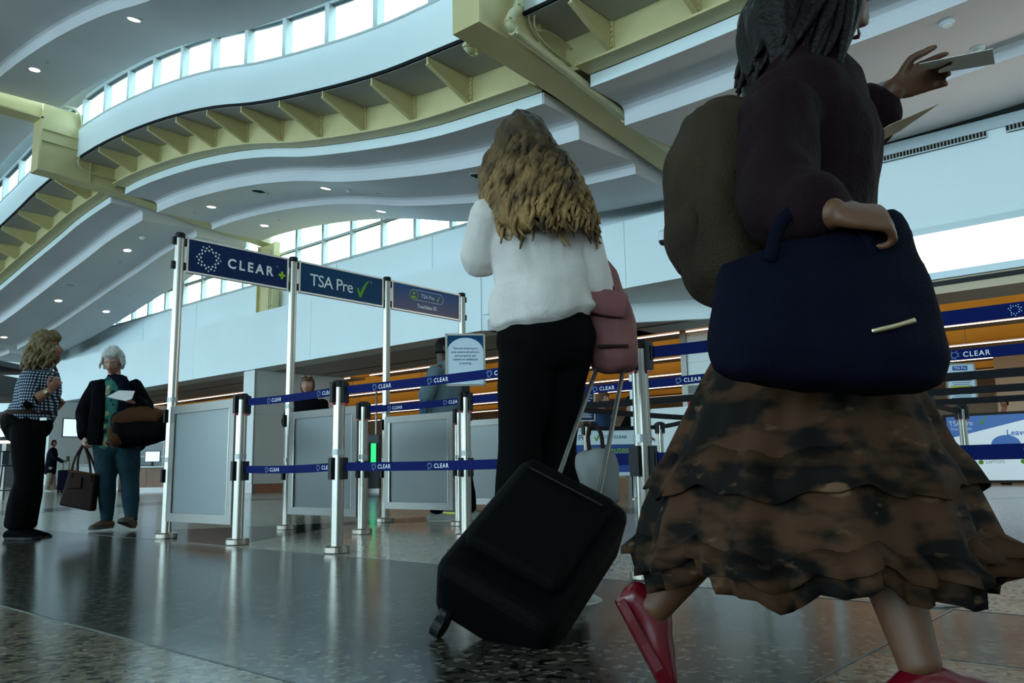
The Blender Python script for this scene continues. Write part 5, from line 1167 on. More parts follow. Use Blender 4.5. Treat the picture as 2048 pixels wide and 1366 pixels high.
F.shoe('R', -VF - VR * .3, SHOEB, SOLE, ln=.25, high=.075); F.shoe('L', -VF - VR * .02, SHOEB, SOLE, ln=.25, high=.06, pitch=.28)
m_ = MB(); F.hair_cap(m_, .022, low=.05, front=.34, back_low=-.55, noise_a=.014, crown=.012); ha = solidify(m_, 'short_grey_hair', HAIRG, F.e, .008, 1, fold=.006, ffreq=(40, 40, 14))
F.locks(60, .07, .008, HAIRG, curl=.004, turns=.5, seed=9, azr=(-1.9, 1.9), zr=(.0, .8), out=.012, parent=ha, name='hair_strands')
WR2, FO2 = F.J['wrR'] + F.o, F.J['wrL'] + F.o
# paper
P = [at(213, 794, D - .42), at(238, 781, D - .35), at(270, 782, D - .30), at(264, 798, D - .42), at(250, 802, D - .45)]
c_ = sum(P, Vector()) / 5; m_ = MB(); m_.add([p - c_ for p in P] + [p - c_ + VZ * .0012 for p in P], [(4, 3, 2, 1, 0), (5, 6, 7, 8, 9)] + [(i, (i + 1) % 5, 5 + (i + 1) % 5, 5 + i) for i in range(5)])
o = m_.build('paper_sheet', PAPER, loc=c_); tag(o, 'white sheet of paper held by the grey-haired woman', 'paper')
# duffel bag
def bag_loft(name, label, cat, secs, side, mt, parts=(), fold=.008, vox=.010, root=None, label2=None):
    c_ = root; g = empty(name, c_, label, cat); m_ = MB(); m_.tube([Vector(p) - c_ for p, a_, b_ in secs], [(a_, b_) for p, a_, b_ in secs], side=side, seg=24, sub=3, cap=.3); solidify(m_, 'bag_body', mt, g, vox, 3, fold=fold, ffreq=(8, 8, 8)); return g
D2 = D - .28; root = at(280, 862, D2)
g = bag_loft('duffel_bag', 'brown and black duffel bag slung at the grey-haired woman\'s side', 'bag', [(at(234, 862, D2), .155, .11), (at(245, 860, D2), .165, .13), (at(280, 860, D2), .150, .13), (at(318, 856, D2), .125, .12), (at(330, 855, D2), .11, .10)], VZ, CASEB, root=root)
m_ = MB(); m_.tube([at(x, y, D2 - .02) - root for x, y in ((236, 846), (262, 838), (290, 832), (322, 836))], [(.075, .10), (.10, .11), (.085, .11), (.07, .10)], side=VZ, seg=20, sub=3, cap=.3); m_.tube([at(x, y, D2 - .03) - root for x, y in ((236, 858), (240, 878))], [.09, .10], seg=14, sub=1); solidify(m_, 'brown_panel', BRCAN, g, .010, 3, fold=.010, ffreq=(12, 12, 12))
m_ = MB()
for dy in (-.07, .05): m_.tube([at(x, y, D2 + dy) - root for x, y in ((256, 838), (268, 818), (286, 806), (302, 812), (318, 838))], [(.018, .006)] * 5, seg=8, sub=4, side=VF)
m_.build('handles', BLACKC, g, smooth=True)
# tote bag
D3 = D - .12; root = at(158, 985, D3); g = empty('tote_bag', root, 'dark brown leather tote bag carried low by the grey-haired woman', 'bag')
co = [at(143, 941, D3), at(197, 950, D3), at(188, 1023, D3), at(122, 1010, D3)]; m_ = MB(); n_ = VF * .05
vs = [p - root - n_ * s_ for s_ in (1, -1) for p in co]; m_.add(vs, [(3, 2, 1, 0), (4, 5, 6, 7)] + [(i, (i + 1) % 4, 4 + (i + 1) % 4, 4 + i) for i in range(4)]); o = m_.build('bag_body', BRLEA, g, weld=True); md = o.modifiers.new('b', 'BEVEL'); md.width = .02; md.segments = 3
m_ = MB(); m_.tube([co[0] - root - n_ * 1.05, co[1] - root - n_ * 1.05], [(.012, .006)] * 2, seg=8, sub=1, side=VZ); m_.build('rim', BRCAN, g, smooth=True)
hand = WR2 - VZ * .07
for dx, s_ in ((0, 1), (1, 1), (0, -1), (1, -1)):
    a0 = co[0].lerp(co[1], .12 if dx == 0 else .82) - n_ * s_
    m_ = MB(); m_.tube([a0 - root - VZ * .06, a0 - root, (a0 * .5 + hand * .5) - root + VR * (.015 if dx else -.02), hand - root], [(.011, .004)] * 4, seg=8, sub=4, side=VR); m_.build('strap', BRLEA, g, smooth=True)
m_ = MB(); m_.obox(co[0].lerp(co[2], .3) - root - n_ * 1.15, VR * .06, VF * .006, VZ * .05); m_.build('front_pocket', BRLEA, g, bevel=.01)

# ---- far man with luggage
D = 29.2; fw = VR * .95 - VF * .1
J = dict(head=at(108, 887, D), neck=at(105, 896, D), shR=at(103, 901, D - .2), shL=at(106, 901, D + .2), elR=at(108, 914, D - .25), wrR=at(126, 924, D - .15), elL=at(104, 918, D + .25), wrL=at(108, 930, D + .2), pelvis=at(102, 930, D), hipR=at(101, 934, D - .09), hipL=at(103, 934, D + .09), knR=at(98, 957, D - .1), knL=at(106, 957, D + .1), anR=at(93, 979, D - .1), anL=at(106, 979, D + .1))
F = Fig(gnd(101, 983), 'bearded man in a navy coat and light trousers far away by the white wall', J, fw, hd=VR, bulk=1.1)
m_ = MB(); F.head_mb(m_); F.torso_mb(m_, -.01)
for S in 'RL': F.arm_mb(m_, S); F.leg_mb(m_, S)
F.hand_mb(m_, 'R', VR, -VZ, curl=.8); F.hand_mb(m_, 'L', -VZ, VR, curl=.5); solidify(m_, 'body', SKIN_A, F.e, .012, 1)
m_ = MB(); F.torso_mb(m_, .035, prof=[(-.45, .165, .14), (-.2, .165, .14), (.2, .165, .13), (.6, .18, .13), (.84, .16, .10), (.93, .09, .07)]); sleeves(F, m_, .022); solidify(m_, 'navy_coat', NAVYC, F.e, .015, 2)
m_ = MB(); F.torso_mb(m_, .0, prof=[(-.2, .14, .11), (0, .16, .12)]); F.leg_mb(m_, 'R', (.02, .03, .03), .97); F.leg_mb(m_, 'L', (.02, .03, .03), .97); solidify(m_, 'light_trousers', KHAKI, F.e, .015, 2)
m_ = MB(); F.hair_cap(m_, .010, low=-.9, front=.3, back_low=-.6); m_.build('short_dark_hair', HAIRD, F.e, smooth=True)
F.shoe('R', VR, SHOEW, SOLEW, ln=.30, high=.09); F.shoe('L', VR, SHOEW, SOLEW, ln=.30, high=.09)
p = at(129, 983, 27.5); g = empty('suitcase', (p.x, p.y, 0), 'dark upright suitcase beside the far man', 'suitcase')
MB().obox(VZ * .42, VR * .2, VF * .14, VZ * .33).build('shell', NAVYC, g, bevel=.04); m_ = MB()
for sg in (-1, 1): m_.tube([VZ * .75 + VR * sg * .1 , VZ * 1.05 + VR * sg * .1], [.012] * 2, seg=6, sub=1)
m_.tube([VZ * 1.05 - VR * .1, VZ * 1.05 + VR * .1], [.016] * 2, seg=6, sub=1); m_.build('pull_handle', BLKP, g)
for sg in (-1, 1):
    for sf in (-1, 1): m_ = MB(); m_.ball(VZ * .045 + VR * sg * .15 + VF * sf * .1, .045, 10, 8); m_.build('wheel', BLKP, g, smooth=True)

# ---- young woman in black jacket behind the second panel
D = 10.3; fw = -VF + VR * .15
J = dict(head=at(615, 771, D), neck=at(617, 795, D), shR=at(592, 806, D), shL=at(643, 806, D), elR=at(574, 842, D), wrR=at(592, 862, D - .2), elL=at(650, 850, D), wrL=at(628, 868, D - .2), pelvis=at(618, 880, D), hipR=at(605, 885, D), hipL=at(631, 885, D), knR=at(603, 945, D - .03), knL=at(632, 945, D), anR=at(602, 1008, D), anL=at(634, 1008, D + .05))
F = Fig(gnd(618, 1022), 'young woman in a black jacket with sunglasses on her head, behind the second frosted panel', J, fw, hd=-VF + VR * .05, skin_=SKIN_B)
m_ = MB(); F.head_mb(m_); F.torso_mb(m_, -.01)
for S in 'RL': F.arm_mb(m_, S); F.leg_mb(m_, S)
F.hand_mb(m_, 'R', VR * .8 - VF * .3, VZ, curl=.6); F.hand_mb(m_, 'L', -VR * .8 - VF * .3, VZ, curl=.6); solidify(m_, 'body', SKIN_B, F.e, .0075, 1); F.face(brow=HAIRN)
m_ = MB(); F.torso_mb(m_, .03, prof=[(-.1, .165, .125), (.3, .15, .12), (.6, .17, .125), (.84, .16, .10), (.93, .085, .07)]); sleeves(F, m_, .025); ja = solidify(m_, 'black_jacket', BLACKK, F.e, .011, 3, fold=.012)
m_ = MB(); q = F.J['neck'] - F.o * 0; m_.obox(F.J['neck'] + F.fwd * .115 - VZ * .12, F.rt * .012, F.fwd * .01, VZ * .10); m_.build('zip', ALUF, ja)
m_ = MB(); F.torso_mb(m_, .0, prof=[(-.2, .14, .11), (0, .16, .12)]); F.leg_mb(m_, 'R', (.015, .02, .02)); F.leg_mb(m_, 'L', (.015, .02, .02)); solidify(m_, 'black_trousers', BLACKC, F.e, .012, 2)
m_ = MB(); F.hair_cap(m_, .014, low=-.55, front=.26, back_low=-.7); m_.tube([F.hp(0, -.08, -.05), F.hp(0, -.10, -.16)], [.05, .03], seg=12, sub=2); ha = solidify(m_, 'brown_hair', HAIRN, F.e, .009, 1, fold=.004, ffreq=(40, 40, 8))
m_ = MB()
for sg in (-1, 1): m_.ball(F.hp(sg * .036, .062, .108), (.028, .010, .020), 14, 8, F.ax); m_.tube([F.hp(sg * .064, .06, .10), F.hp(sg * .085, -.03, .05)], [.003] * 2, seg=5, sub=1)
m_.tube([F.hp(-.01, .07, .112), F.hp(.01, .07, .112)], [.003] * 2, seg=5, sub=1); m_.build('sunglasses', mat('tortoise', (.12, .07, .03), .2), F.e, smooth=True)
F.shoe('R', -VF, BLACKC, SOLE, high=.085); F.shoe('L', -VF, BLACKC, SOLE, high=.085)

# ---- man in grey-blue polo walking right behind the third panel
D = 8.04; fw = VR * .93 + VF * .25
J = dict(head=at(888, 698, D), neck=at(886, 727, D), shR=at(872, 742, D - .2), shL=at(900, 742, D + .2), elR=at(850, 796, D - .26), wrR=at(846, 842, D - .24), elL=at(915, 800, D + .22), wrL=at(925, 830, D + .1), pelvis=at(888, 846, D), hipR=at(884, 856, D - .09), hipL=at(892, 856, D + .09), knR=at(880, 945, D - .10), knL=at(925, 940, D + .12), anR=at(873, 1024, D - .08), anL=at(940, 1020, D + .25))
F = Fig(gnd(890, 1040), 'man in a grey-blue polo with long slate undersleeves walking behind the framed notice', J, fw, hd=VR * .95 + VF * .2, bulk=1.08, skin_=SKIN_C, hs=.97)
m_ = MB(); F.head_mb(m_, nose=.9); F.torso_mb(m_, -.012)
for S in 'RL': F.arm_mb(m_, S); F.leg_mb(m_, S)
F.hand_mb(m_, 'R', -VZ, VF, curl=.6); F.hand_mb(m_, 'L', VR * .7 - VZ * .2, -VF, curl=.7); solidify(m_, 'body', SKIN_C, F.e, .007, 2)
m_ = MB(); F.torso_mb(m_, .018, prof=[(-.06, .165, .145), (.1, .165, .145), (.35, .155, .138), (.6, .172, .138), (.78, .175, .120), (.88, .14, .092), (.96, .072, .066)]); sleeves(F, m_, .012, .02, r=(.060, .062, .058, .054, .052)); po = solidify(m_, 'polo_shirt', POLO, F.e, .009, 3, fold=.014, ffreq=(8, 8, 6))
for S in 'RL': m_ = MB(); m_.tube([F.J['el' + S].lerp(F.J['sh' + S], .1), F.J['el' + S], F.J['wr' + S]], [.056, .050, .040], seg=14, sub=4, cap=.2); m_.build('undersleeve', SLEV, F.e, smooth=True)
m_ = MB(); F.torso_mb(m_, .0, prof=[(-.2, .14, .115), (0, .165, .13), (.05, .16, .13)]); F.leg_mb(m_, 'R', (.02, .03, .03), .98); F.leg_mb(m_, 'L', (.02, .03, .03), .98); solidify(m_, 'dark_trousers', NAVYC, F.e, .011, 3, fold=.010)
m_ = MB(); F.hair_cap(m_, .004, low=-.2, front=.35, back_low=-.4); m_.build('cropped_hair', HAIRD, F.e, smooth=True)
q = at(914, 788, D - .05) - F.o; m_ = MB(); m_.obox(q, VR * .028, VF * .003, VZ * .042); m_.build('id_badge', PAPER, F.e)
F.shoe('R', VR, SHOEW, SOLEW, ln=.31, wd_=.052, high=.092); F.shoe('L', VR * .98 + VF * .1, SHOEW, SOLEW, ln=.31, wd_=.052, high=.10)

# ---- officers at the counter
def seated(px, py, D, label, hd, hair, sk=SKIN_B, coat=NAVYC):
    J = dict(head=at(px, py, D), neck=at(px - 3, py + 27, D), shR=at(px - 4, py + 34, D - .18), shL=at(px - 2, py + 34, D + .18), elR=at(px + 4, py + 66, D - .24), wrR=at(px + 32, py + 72, D - .15), elL=at(px + 6, py + 64, D + .2), wrL=at(px + 32, py + 70, D + .1),
             pelvis=at(px - 6, py + 105, D), hipR=at(px - 6, py + 108, D - .09), hipL=at(px - 6, py + 108, D + .09), knR=at(px + 4, py + 150, D - .1), knL=at(px + 6, py + 150, D + .1), anR=at(px, 986, D - .1), anL=at(px + 8, 986, D + .1))
    F = Fig((J['pelvis'].x, J['pelvis'].y), label, J, VR * .9 - VF * .3, hd=hd, bulk=1.15, skin_=sk)
    m_ = MB(); F.head_mb(m_); F.torso_mb(m_, -.01)
    for S in 'RL': F.arm_mb(m_, S); F.leg_mb(m_, S)
    F.hand_mb(m_, 'R', VR, -VZ, curl=.5); F.hand_mb(m_, 'L', VR, -VZ, curl=.5); solidify(m_, 'body', sk, F.e, .009, 1); F.face(brow=hair)
    m_ = MB(); F.torso_mb(m_, .025, prof=[(-.1, .165, .14), (.3, .155, .135), (.6, .175, .135), (.84, .165, .105), (.95, .08, .07)]); sleeves(F, m_, .02); solidify(m_, 'uniform_shirt', coat, F.e, .012, 2, fold=.012)
    m_ = MB(); F.torso_mb(m_, .0, prof=[(-.2, .14, .115), (0, .16, .12)]); F.leg_mb(m_, 'R', (.02, .03, .03)); F.leg_mb(m_, 'L', (.02, .03, .03)); solidify(m_, 'dark_trousers', BLACKC, F.e, .014, 1)
    m_ = MB(); F.hair_cap(m_, .012, low=-.1, front=.28, back_low=-.45); m_.build('short_hair', hair, F.e, smooth=True); F.shoe('R', VR, BLACKC, SOLE, high=.09); F.shoe('L', VR, BLACKC, SOLE, high=.09); return F
UNI = mat('uniform_blue', (.012, .030, .075), .8)
seated(1206, 797, 13.1, 'brown-haired officer in a dark blue uniform shirt behind the check-in counter', VR * .85 - VF * .35 - VZ * .2, HAIRN, coat=UNI)
seated(1262, 806, 14.0, 'dark-haired person in dark clothes hidden behind the nearest stanchion at the counter', VR, HAIRD, coat=BLACKC)
seated(2008, 806, 19.0, 'dark-haired person passing behind the floor display at far right', -VR * .8 - VF * .4, HAIRD, sk=SKIN_A, coat=BLACKC)

# ---- walking woman with long curls, white top, black trousers
D = 2.91; fw = VF * .80 + VR * .60
J = dict(head=at(1050, 305, D), neck=at(1058, 388, D), shL=at(982, 428, D - .05), shR=at(1142, 432, D + .02), elL=at(962, 520, D + .03), wrL=at(1010, 470, D + .26), elR=at(1186, 560, D + .03), wrR=at(1228, 668, D + .10),
         pelvis=at(1095, 668, D), hipL=at(1060, 690, D - .02), hipR=at(1124, 690, D + .02), knL=at(1042, 885, D - .02), knR=at(1108, 890, D + .10), anL=at(1040, 1120, D + .02), anR=at(1136, 1176, D + .02))
F = Fig(gnd(1095, 1200), 'woman seen from behind with long curly golden hair, white top and black trousers', J, fw, hd=VF * .9 + VR * .35, bulk=1.0, skin_=SKIN_B)
m_ = MB(); F.head_mb(m_); F.torso_mb(m_, -.012)
for S in 'RL': F.arm_mb(m_, S); F.leg_mb(m_, S)
F.hand_mb(m_, 'R', VR * .25 - VZ, -VR * .5 + VF * .3, curl=.95); F.hand_mb(m_, 'L', VF * .5 + VZ * .8, -VF * .2 + VR, curl=.8); solidify(m_, 'body', SKIN_B, F.e, .0055, 2); F.face()
m_ = MB(); F.torso_mb(m_, .020, prof=[(.13, .180, .128), (.18, .175, .128), (.32, .155, .120), (.5, .155, .120), (.68, .165, .125), (.82, .165, .105), (.92, .11, .08), (.98, .07, .065)]); sleeves(F, m_, .018, .80, r=(.062, .056, .050, .046, .040)); solidify(m_, 'white_top', WTOP, F.e, .007, 4, fold=.016, ffreq=(7, 7, 5))
m_ = MB(); F.torso_mb(m_, .006, prof=[(-.16, .150, .120), (-.04, .172, .130), (.06, .165, .122), (.16, .145, .108)]); F.leg_mb(m_, 'L', (.016, .026, .040), .98); F.leg_mb(m_, 'R', (.016, .026, .040), .98); solidify(m_, 'black_trousers', BLACKC, F.e, .008, 3, fold=.012, ffreq=(7, 7, 3))
m_ = MB(); F.hair_cap(m_, .034, low=-.7, front=.25, back_low=-1.2, noise_a=.008)
m_.tube([F.hp(0, -.06, .02), F.hp(.0, -.12, -.12), F.hp(.02, -.16, -.26), F.hp(.06, -.15, -.33)], [(.08, .06), (.09, .045), (.08, .03), (.035, .02)], side=F.hr, seg=20, sub=3)
ha = solidify(m_, 'long_hair', HAIRC, F.e, .010, 2, fold=.014, ffreq=(20, 20, 8))
F.locks(300, .43, .0115, HAIRC, curl=.017, turns=3.2, seed=5, azr=(-2.1, 2.1), zr=(-.45, .66), out=.052, parent=ha, fall=VR * .075 - VF * .03)
F.shoe('R', fw, SHOEW, SOLEW, ln=.26, wd_=.045, high=.07, pitch=-.1); F.shoe('L', fw, SHOEW, SOLEW, ln=.26, wd_=.045, high=.075)
HANDR = F.J['wrR'] + F.o - VZ * .07
# pink shoulder bag
Dp = 2.98; root = at(1210, 620, Dp)
g = empty('shoulder_bag', root, 'pink leather shoulder bag at the blonde woman\'s right side', 'bag')
m_ = MB(); co = [(at(1168, 540, Dp), .07, .05), (at(1190, 560, Dp), .085, .06), (at(1214, 630, Dp), .095, .07), (at(1225, 700, Dp), .095, .075), (at(1228, 735, Dp), .085, .065)]
m_.tube([p - root for p, a_, b_ in co], [(a_, b_) for p, a_, b_ in co], side=VR, seg=22, sub=4, cap=.35); solidify(m_, 'bag_body', PINKL, g, .007, 3, fold=.010, ffreq=(12, 12, 9))
m_ = MB(); m_.tube([at(x, y, Dp - .085) - root for x, y in ((1180, 600), (1215, 606), (1250, 612))], [(.012, .045), (.012, .05), (.012, .045)], side=VF, seg=12, sub=3); m_.build('front_flap', PINKL, g, smooth=True)
for dd_ in (-.05, .05): m_ = MB(); m_.tube([at(x, y, Dp + dd_) - root for x, y in ((1165, 560), (1150, 500), (1150, 440), (1158, 418), (1180, 450), (1205, 520), (1222, 580))], [(.013, .005)] * 7, seg=8, sub=4, side=VR); m_.build('strap', BRLEA, g, smooth=True)
m_ = MB(); q = at(1228, 692, Dp - .09) - root; m_.tube([q - VR * .06, q, q + VR * .05], [(.003, .006)] * 3, side=VF, seg=8, sub=2); m_.build('lower_band', BRLEA, g, smooth=True)
# black suitcase, tilted
base = at(975, 1262, 2.30); topc = at(1165, 1000, 2.62); axl = unit(topc - base); side = unit(VR * .97 + VF * .12 - axl * axl.dot(VR * .97 + VF * .12)); nrm = axl.cross(side)
root = Vector((base.x, base.y, 0)); g = empty('suitcase', root, 'large black soft suitcase tilted on its wheels behind the blonde woman', 'suitcase'); L_ = (topc - base).length; c_ = at(1066, 1118, 2.46) - root; L_ = .50
m_ = MB(); m_.obox(c_, side * .185, nrm * .12, axl * L_ * .50); sh_ = m_.build('shell', CASEB, g); md = sh_.modifiers.new('b', 'BEVEL'); md.width = .045; md.segments = 4
m_ = MB(); m_.obox(c_ + nrm * (-.145) * (1 if (nrm.dot(VF) > 0) else -1) + axl * .02, side * .145, nrm * .03, axl * L_ * .36); o = m_.build('front_pocket', CASEB, g, bevel=.02)
m_ = MB(); m_.tube([c_ + nrm * -.178 * (1 if (nrm.dot(VF) > 0) else -1) + side * x + axl * (L_ * .30) for x in (-.12, 0, .12)], [.003] * 3, seg=6, sub=1); m_.build('zip', BLKP, o)
m_ = MB(); m_.tube([c_ + axl * L_ * .54 + side * x + axl * z for x, z in ((-.08, .0), (-.06, .025), (.06, .025), (.08, .0))], [(.012, .008)] * 4, seg=8, sub=3); m_.build('carry_handle', CASEB, g, smooth=True)
hd_ = HANDR - root; tp = c_ + axl * L_ * .50
for sg in (-1, 1): m_ = MB(); m_.tube([tp + side * sg * .075, hd_ + side * sg * .045], [.008] * 2, seg=8, sub=1); m_.build('telescopic_rod', ALUF, g, smooth=True)
m_ = MB(); m_.tube([hd_ - side * .06, hd_ + side * .06], [.015] * 2, seg=10, sub=1); m_.build('grip', BLKP, g, smooth=True)
for sg in (-1, 1):
    q = c_ - axl * (L_ * .52) + side * sg * .14 + nrm * .09; zz = q.z; r_ = .035; q = Vector((q.x, q.y, max(.036, min(q.z, .036 + 0 * zz)))) if zz < .12 else q
    m_ = MB(); m_.tube([q - side * .014, q + side * .014], [r_] * 2, seg=20, sub=1, cap=.1); wl = m_.build('wheel', BLKP, g); m_ = MB(); m_.tube([q, c_ - axl * (L_ * .50) + side * sg * .13 + nrm * .07], [.018, .022], seg=8, sub=1); m_.build('wheel_mount', BLKP, wl)
# grey tote hanging on the far side of the suitcase
Dt = 2.80; root = at(1198, 950, Dt); g = empty('tote_bag', root, 'small light grey tote hanging between the suitcase and the nearest stanchion', 'bag')
m_ = MB(); m_.tube([at(x, y, Dt) - root for x, y in ((1190, 905), (1194, 930), (1200, 975), (1206, 1005))], [(.065, .05), (.075, .06), (.065, .055), (.055, .045)], side=VR, seg=20, sub=3, cap=.3); solidify(m_, 'bag_body', LGREY, g, .008, 2, fold=.008)
for dd_ in (-.02, .03): m_ = MB(); m_.tube([at(1180, 908, Dt + dd_) - root, at(1176, 870, Dt + dd_) - root, at(1186, 846, Dt + dd_) - root, at(1202, 868, Dt + dd_) - root, at(1206, 908, Dt + dd_) - root], [(.007, .003)] * 5, seg=8, sub=4, side=VR); m_.build('strap', BRLEA, g, smooth=True)

# ---- large foreground woman striding right
D = 1.74; fw = VR * .98 + VF * .1
J = dict(head=at(1655, -10, D), neck=at(1600, 110, D), shR=at(1556, 236, D - .15), shL=at(1585, 236, D + .17), elR=at(1560, 415, D - .28), wrR=at(1668, 428, D - .40), elL=at(1672, 300, D + .22), wrL=at(1790, 176, D + .14),
         pelvis=at(1590, 640, D), hipR=at(1585, 665, D - .09), hipL=at(1600, 665, D + .09), knR=at(1720, 960, D - .08), knL=at(1480, 985, D + .07), anR=at(1842, 1338, D - .18), anL=at(1300, 1222, D + .04))
F = Fig(gnd(1600, 1372), 'dark-haired woman in the foreground striding right with backpack, tote and long patterned skirt', J, fw, hd=VR * .9 - VZ * .35 + VF * .15, bulk=1.02, skin_=SKIN_D)
m_ = MB(); F.head_mb(m_); F.torso_mb(m_, -.012)
for S in 'RL': F.arm_mb(m_, S); F.leg_mb(m_, S)
F.hand_mb(m_, 'R', VR * .95 - VZ * .1, -VZ * .6 + VF * .7, curl=.95); F.hand_mb(m_, 'L', VR * .9 + VZ * .35, -VZ * .3 - VF * .8, curl=.7); solidify(m_, 'body', SKIN_D, F.e, .005, 2); F.face(brow=HAIRD)
m_ = MB(); F.torso_mb(m_, .022, prof=[(-.03, .160, .135), (.1, .165, .135), (.32, .145, .120), (.5, .160, .130), (.68, .170, .135), (.82, .165, .110), (.92, .11, .08), (.98, .07, .065)]); sleeves(F, m_, .020, .72, r=(.066, .060, .054, .052, .046)); solidify(m_, 'maroon_sweater', MAROON, F.e, .007, 4, fold=.014, ffreq=(9, 9, 6))
m_ = MB(); F.hair_cap(m_, .028, low=-.5, front=.30, back_low=-1.2, noise_a=.01); m_.tube([F.hp(0, -.07, .0), F.hp(0, -.11, -.12), at(1545, 150, D) - F.o, at(1535, 260, D) - F.o], [(.09, .08), (.10, .065), (.11, .06), (.07, .035)], side=F.rt, seg=18, sub=3); ha = solidify(m_, 'long_dark_hair', HAIRD, F.e, .009, 2, fold=.010, ffreq=(30, 30, 6))
F.locks(60, .34, .012, HAIRD, curl=.008, turns=.8, seed=8, azr=(-1.6, 1.6), zr=(-.2, .9), out=.03, parent=ha, name='hair_strands', fall=-VR * .08)
# skirt: flared loft with deep waves and a ruffled hem
secs = [(555, 1508, 1700, .15), (640, 1478, 1735, .17), (760, 1415, 1800, .21), (900, 1352, 1868, .26), (1020, 1305, 1915, .31), (1100, 1290, 1942, .34), (1150, 1305, 1935, .35)]
n_ = 120; vs = []; fs = []
rng = []
for i, (y, x0, x1, b_) in enumerate(secs):
    for sub_ in range(3 if i < len(secs) - 1 else 1):
        t = sub_ / 3; nx = secs[min(i + 1, len(secs) - 1)]; rng.append([a_ * (1 - t) + c2_ * t for a_, c2_ in zip((y, x0, x1, b_), nx)])
for k_, (y, x0, x1, b_) in enumerate(rng):
    c_ = at((x0 + x1) / 2, y, D) - F.o; a_ = (at(x1, y, D) - at(x0, y, D)).length / 2; tt = k_ / (len(rng) - 1)
    for j in range(n_):
        an = 2 * math.pi * j / n_; wv = 1 + tt * (.055 * math.sin(11 * an + 1.5 * tt) + .035 * math.sin(23 * an + 2) + (.05 * math.sin(41 * an) if tt > .8 else 0)); zz = .018 * math.sin(7 * an + .5) * tt + .010 * math.sin(19 * an) * tt
        vs.append(c_ + VR * (a_ * wv * math.cos(an)) + VF * (b_ * wv * math.sin(an)) + VZ * zz)
m = len(rng)
for i in range(m - 1):
    for j in range(n_): j2 = (j + 1) % n_; fs.append((i * n_ + j, i * n_ + j2, (i + 1) * n_ + j2, (i + 1) * n_ + j))
m_ = MB(); m_.add(vs, fs); sk = m_.build('long_skirt', SKIRT, F.e, smooth=True); md = sk.modifiers.new('s', 'SOLIDIFY'); md.thickness = .004
for lv, nm in ((.52, 'ruffle_tier'), (.80, 'ruffle_tier')):
    i0 = int(lv * (m - 1)); vs2 = []; fs2 = []
    for r_, sc_ in ((0, 1.0), (1, 1.045), (2, 1.06)):
        ii = min(m - 1, i0 + r_)
        cc = sum((Vector(v) for v in vs[ii * n_:(ii + 1) * n_]), Vector()) / n_
        for j in range(n_): v = Vector(vs[ii * n_ + j]); vs2.append(cc + (v - cc) * (sc_ + (.015 * math.sin(31 * 2 * math.pi * j / n_) if r_ else 0)))
    for i in range(2):
        for j in range(n_): j2 = (j + 1) % n_; fs2.append((i * n_ + j, i * n_ + j2, (i + 1) * n_ + j2, (i + 1) * n_ + j))
    m2 = MB(); m2.add(vs2, fs2); o = m2.build(nm, SKIRT, sk, smooth=True); md = o.modifiers.new('s', 'SOLIDIFY'); md.thickness = .003
F.shoe('R', VR * .98 + VF * .1, REDSH, BLKP, ln=.25, wd_=.042, high=.085, pitch=.05); F.shoe('L', VR * .98 + VF * .05, REDSH, REDSH, ln=.21, wd_=.032, high=.055, pitch=-1.1)
# backpack
Db = D - .02; root = at(1440, 400, Db); g = empty('backpack', root, 'large olive-brown canvas backpack worn by the foreground woman', 'backpack')
co = [(at(1452, 235, Db), .070, .09), (at(1450, 262, Db), .100, .13), (at(1436, 350, Db), .112, .15), (at(1436, 450, Db), .110, .15), (at(1455, 540, Db), .095, .14), (at(1468, 588, Db), .065, .10)]
m_ = MB(); m_.tube([p - root for p, a_, b_ in co], [(a_, b_) for p, a_, b_ in co], side=VR, seg=26, sub=4, cap=.4); solidify(m_, 'pack_body', OLIVE, g, .008, 3, fold=.010, ffreq=(10, 10, 7))
m_ = MB(); m_.tube([at(x, y, Db) - root for x, y in ((1372, 410), (1368, 470), (1388, 530))], [(.035, .10), (.040, .115), (.03, .09)], side=VR, seg=18, sub=3, cap=.4); solidify(m_, 'outer_pocket', OLIVE, g, .008, 2)
for dd_ in (-.13, .13): m_ = MB(); m_.tube([at(x, y, Db + dd_ * k_) - root for x, y, k_ in ((1500, 262, .8), (1556, 200, 1.1), (1600, 250, 1.25), (1612, 340, 1.25), (1570, 420, 1.2), (1510, 470, .9))], [(.006, .028)] * 6, side=VR, seg=10, sub=4); m_.build('shoulder_strap', OLIVE, g, smooth=True)
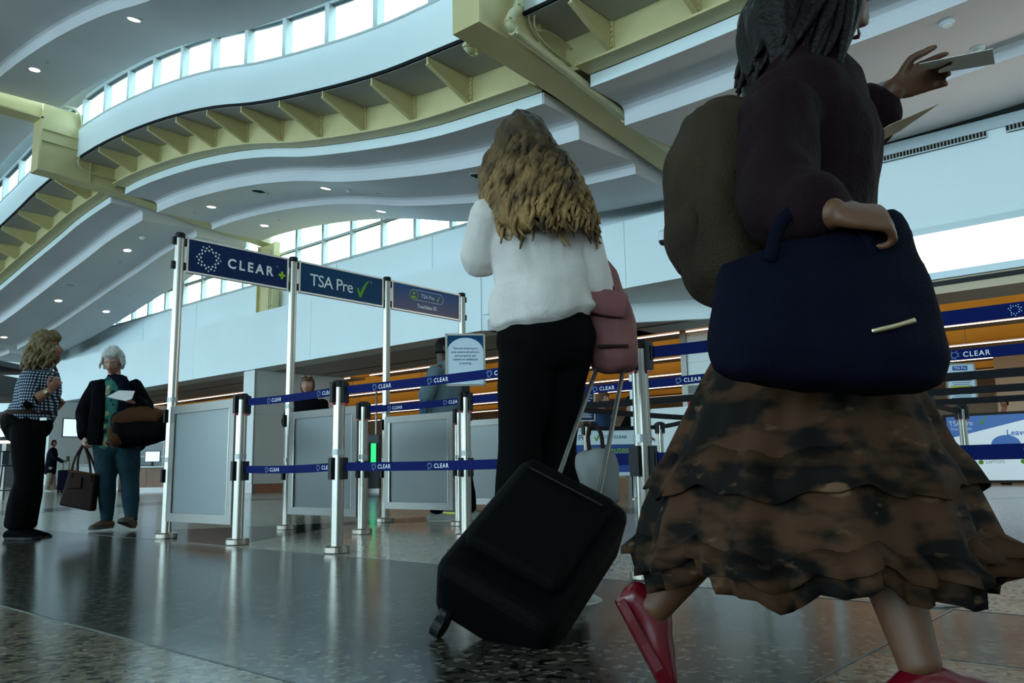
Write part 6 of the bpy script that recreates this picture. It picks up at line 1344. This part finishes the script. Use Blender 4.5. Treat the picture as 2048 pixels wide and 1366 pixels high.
m_ = MB(); m_.tube([at(x, y, Db) - root for x, y in ((1470, 232), (1486, 208), (1500, 232))], [.008] * 3, seg=8, sub=3); m_.build('grab_handle', BLACKC, g, smooth=True)
# navy tote on the near arm
Dn = D - .34; root = at(1650, 650, Dn); g = empty('tote_bag', root, 'big dark navy tote bag at the foreground woman\'s hip', 'bag')
co = [(at(1620, 478, Dn), .165, .03), (at(1635, 520, Dn), .175, .06), (at(1650, 600, Dn), .190, .085), (at(1650, 700, Dn), .205, .095), (at(1650, 755, Dn), .195, .085)]
m_ = MB(); m_.tube([p - root for p, a_, b_ in co], [(a_, b_) for p, a_, b_ in co], side=VR, seg=28, sub=4, cap=.3); solidify(m_, 'bag_body', NAVYC, g, .008, 3, fold=.010, ffreq=(7, 7, 7))
for dd_ in (-.05, .05): m_ = MB(); m_.tube([at(x, y, Dn + dd_) - root for x, y in ((1540, 520), (1565, 440), (1625, 408), (1690, 412), (1735, 470), (1748, 520))], [(.012, .005)] * 6, seg=8, sub=4, side=VR); m_.build('handle', NAVYC, g, smooth=True)
m_ = MB(); m_.tube([at(x, y, Dn - .095) - root for x, y in ((1745, 662), (1790, 652), (1830, 640))], [(.002, .0045)] * 3, seg=8, sub=2, side=VF); m_.build('gold_zip', GOLD, g, smooth=True)
# papers
def sheet(name, pts, label, m):
    P = [at(*p) for p in pts]; c_ = sum(P, Vector()) / len(P); k = len(P); m_ = MB(); nn = (P[1] - P[0]).cross(P[2] - P[0]).normalized() * .0012
    m_.add([p - c_ for p in P] + [p - c_ + nn for p in P], [tuple(range(k - 1, -1, -1)), tuple(range(k, 2 * k))] + [(i, (i + 1) % k, k + (i + 1) % k, k + i) for i in range(k)]); return tag(m_.build(name, m, loc=c_), label, 'paper', 'papers held by the foreground woman')
sheet('paper_sheet', [(1838, 128, D + .05), (1985, 98, D + .02), (1990, 128, D + .16), (1870, 148, D + .18)], 'white paper sheet in the raised hand of the foreground woman', PAPER)
sheet('folded_paper', [(1690, 305, D + .0), (1780, 250, D - .04), (1878, 208, D - .02), (1800, 262, D + .10), (1730, 300, D + .10)], 'tan folded paper pointing right in front of the foreground woman\'s chest', PAPERT)
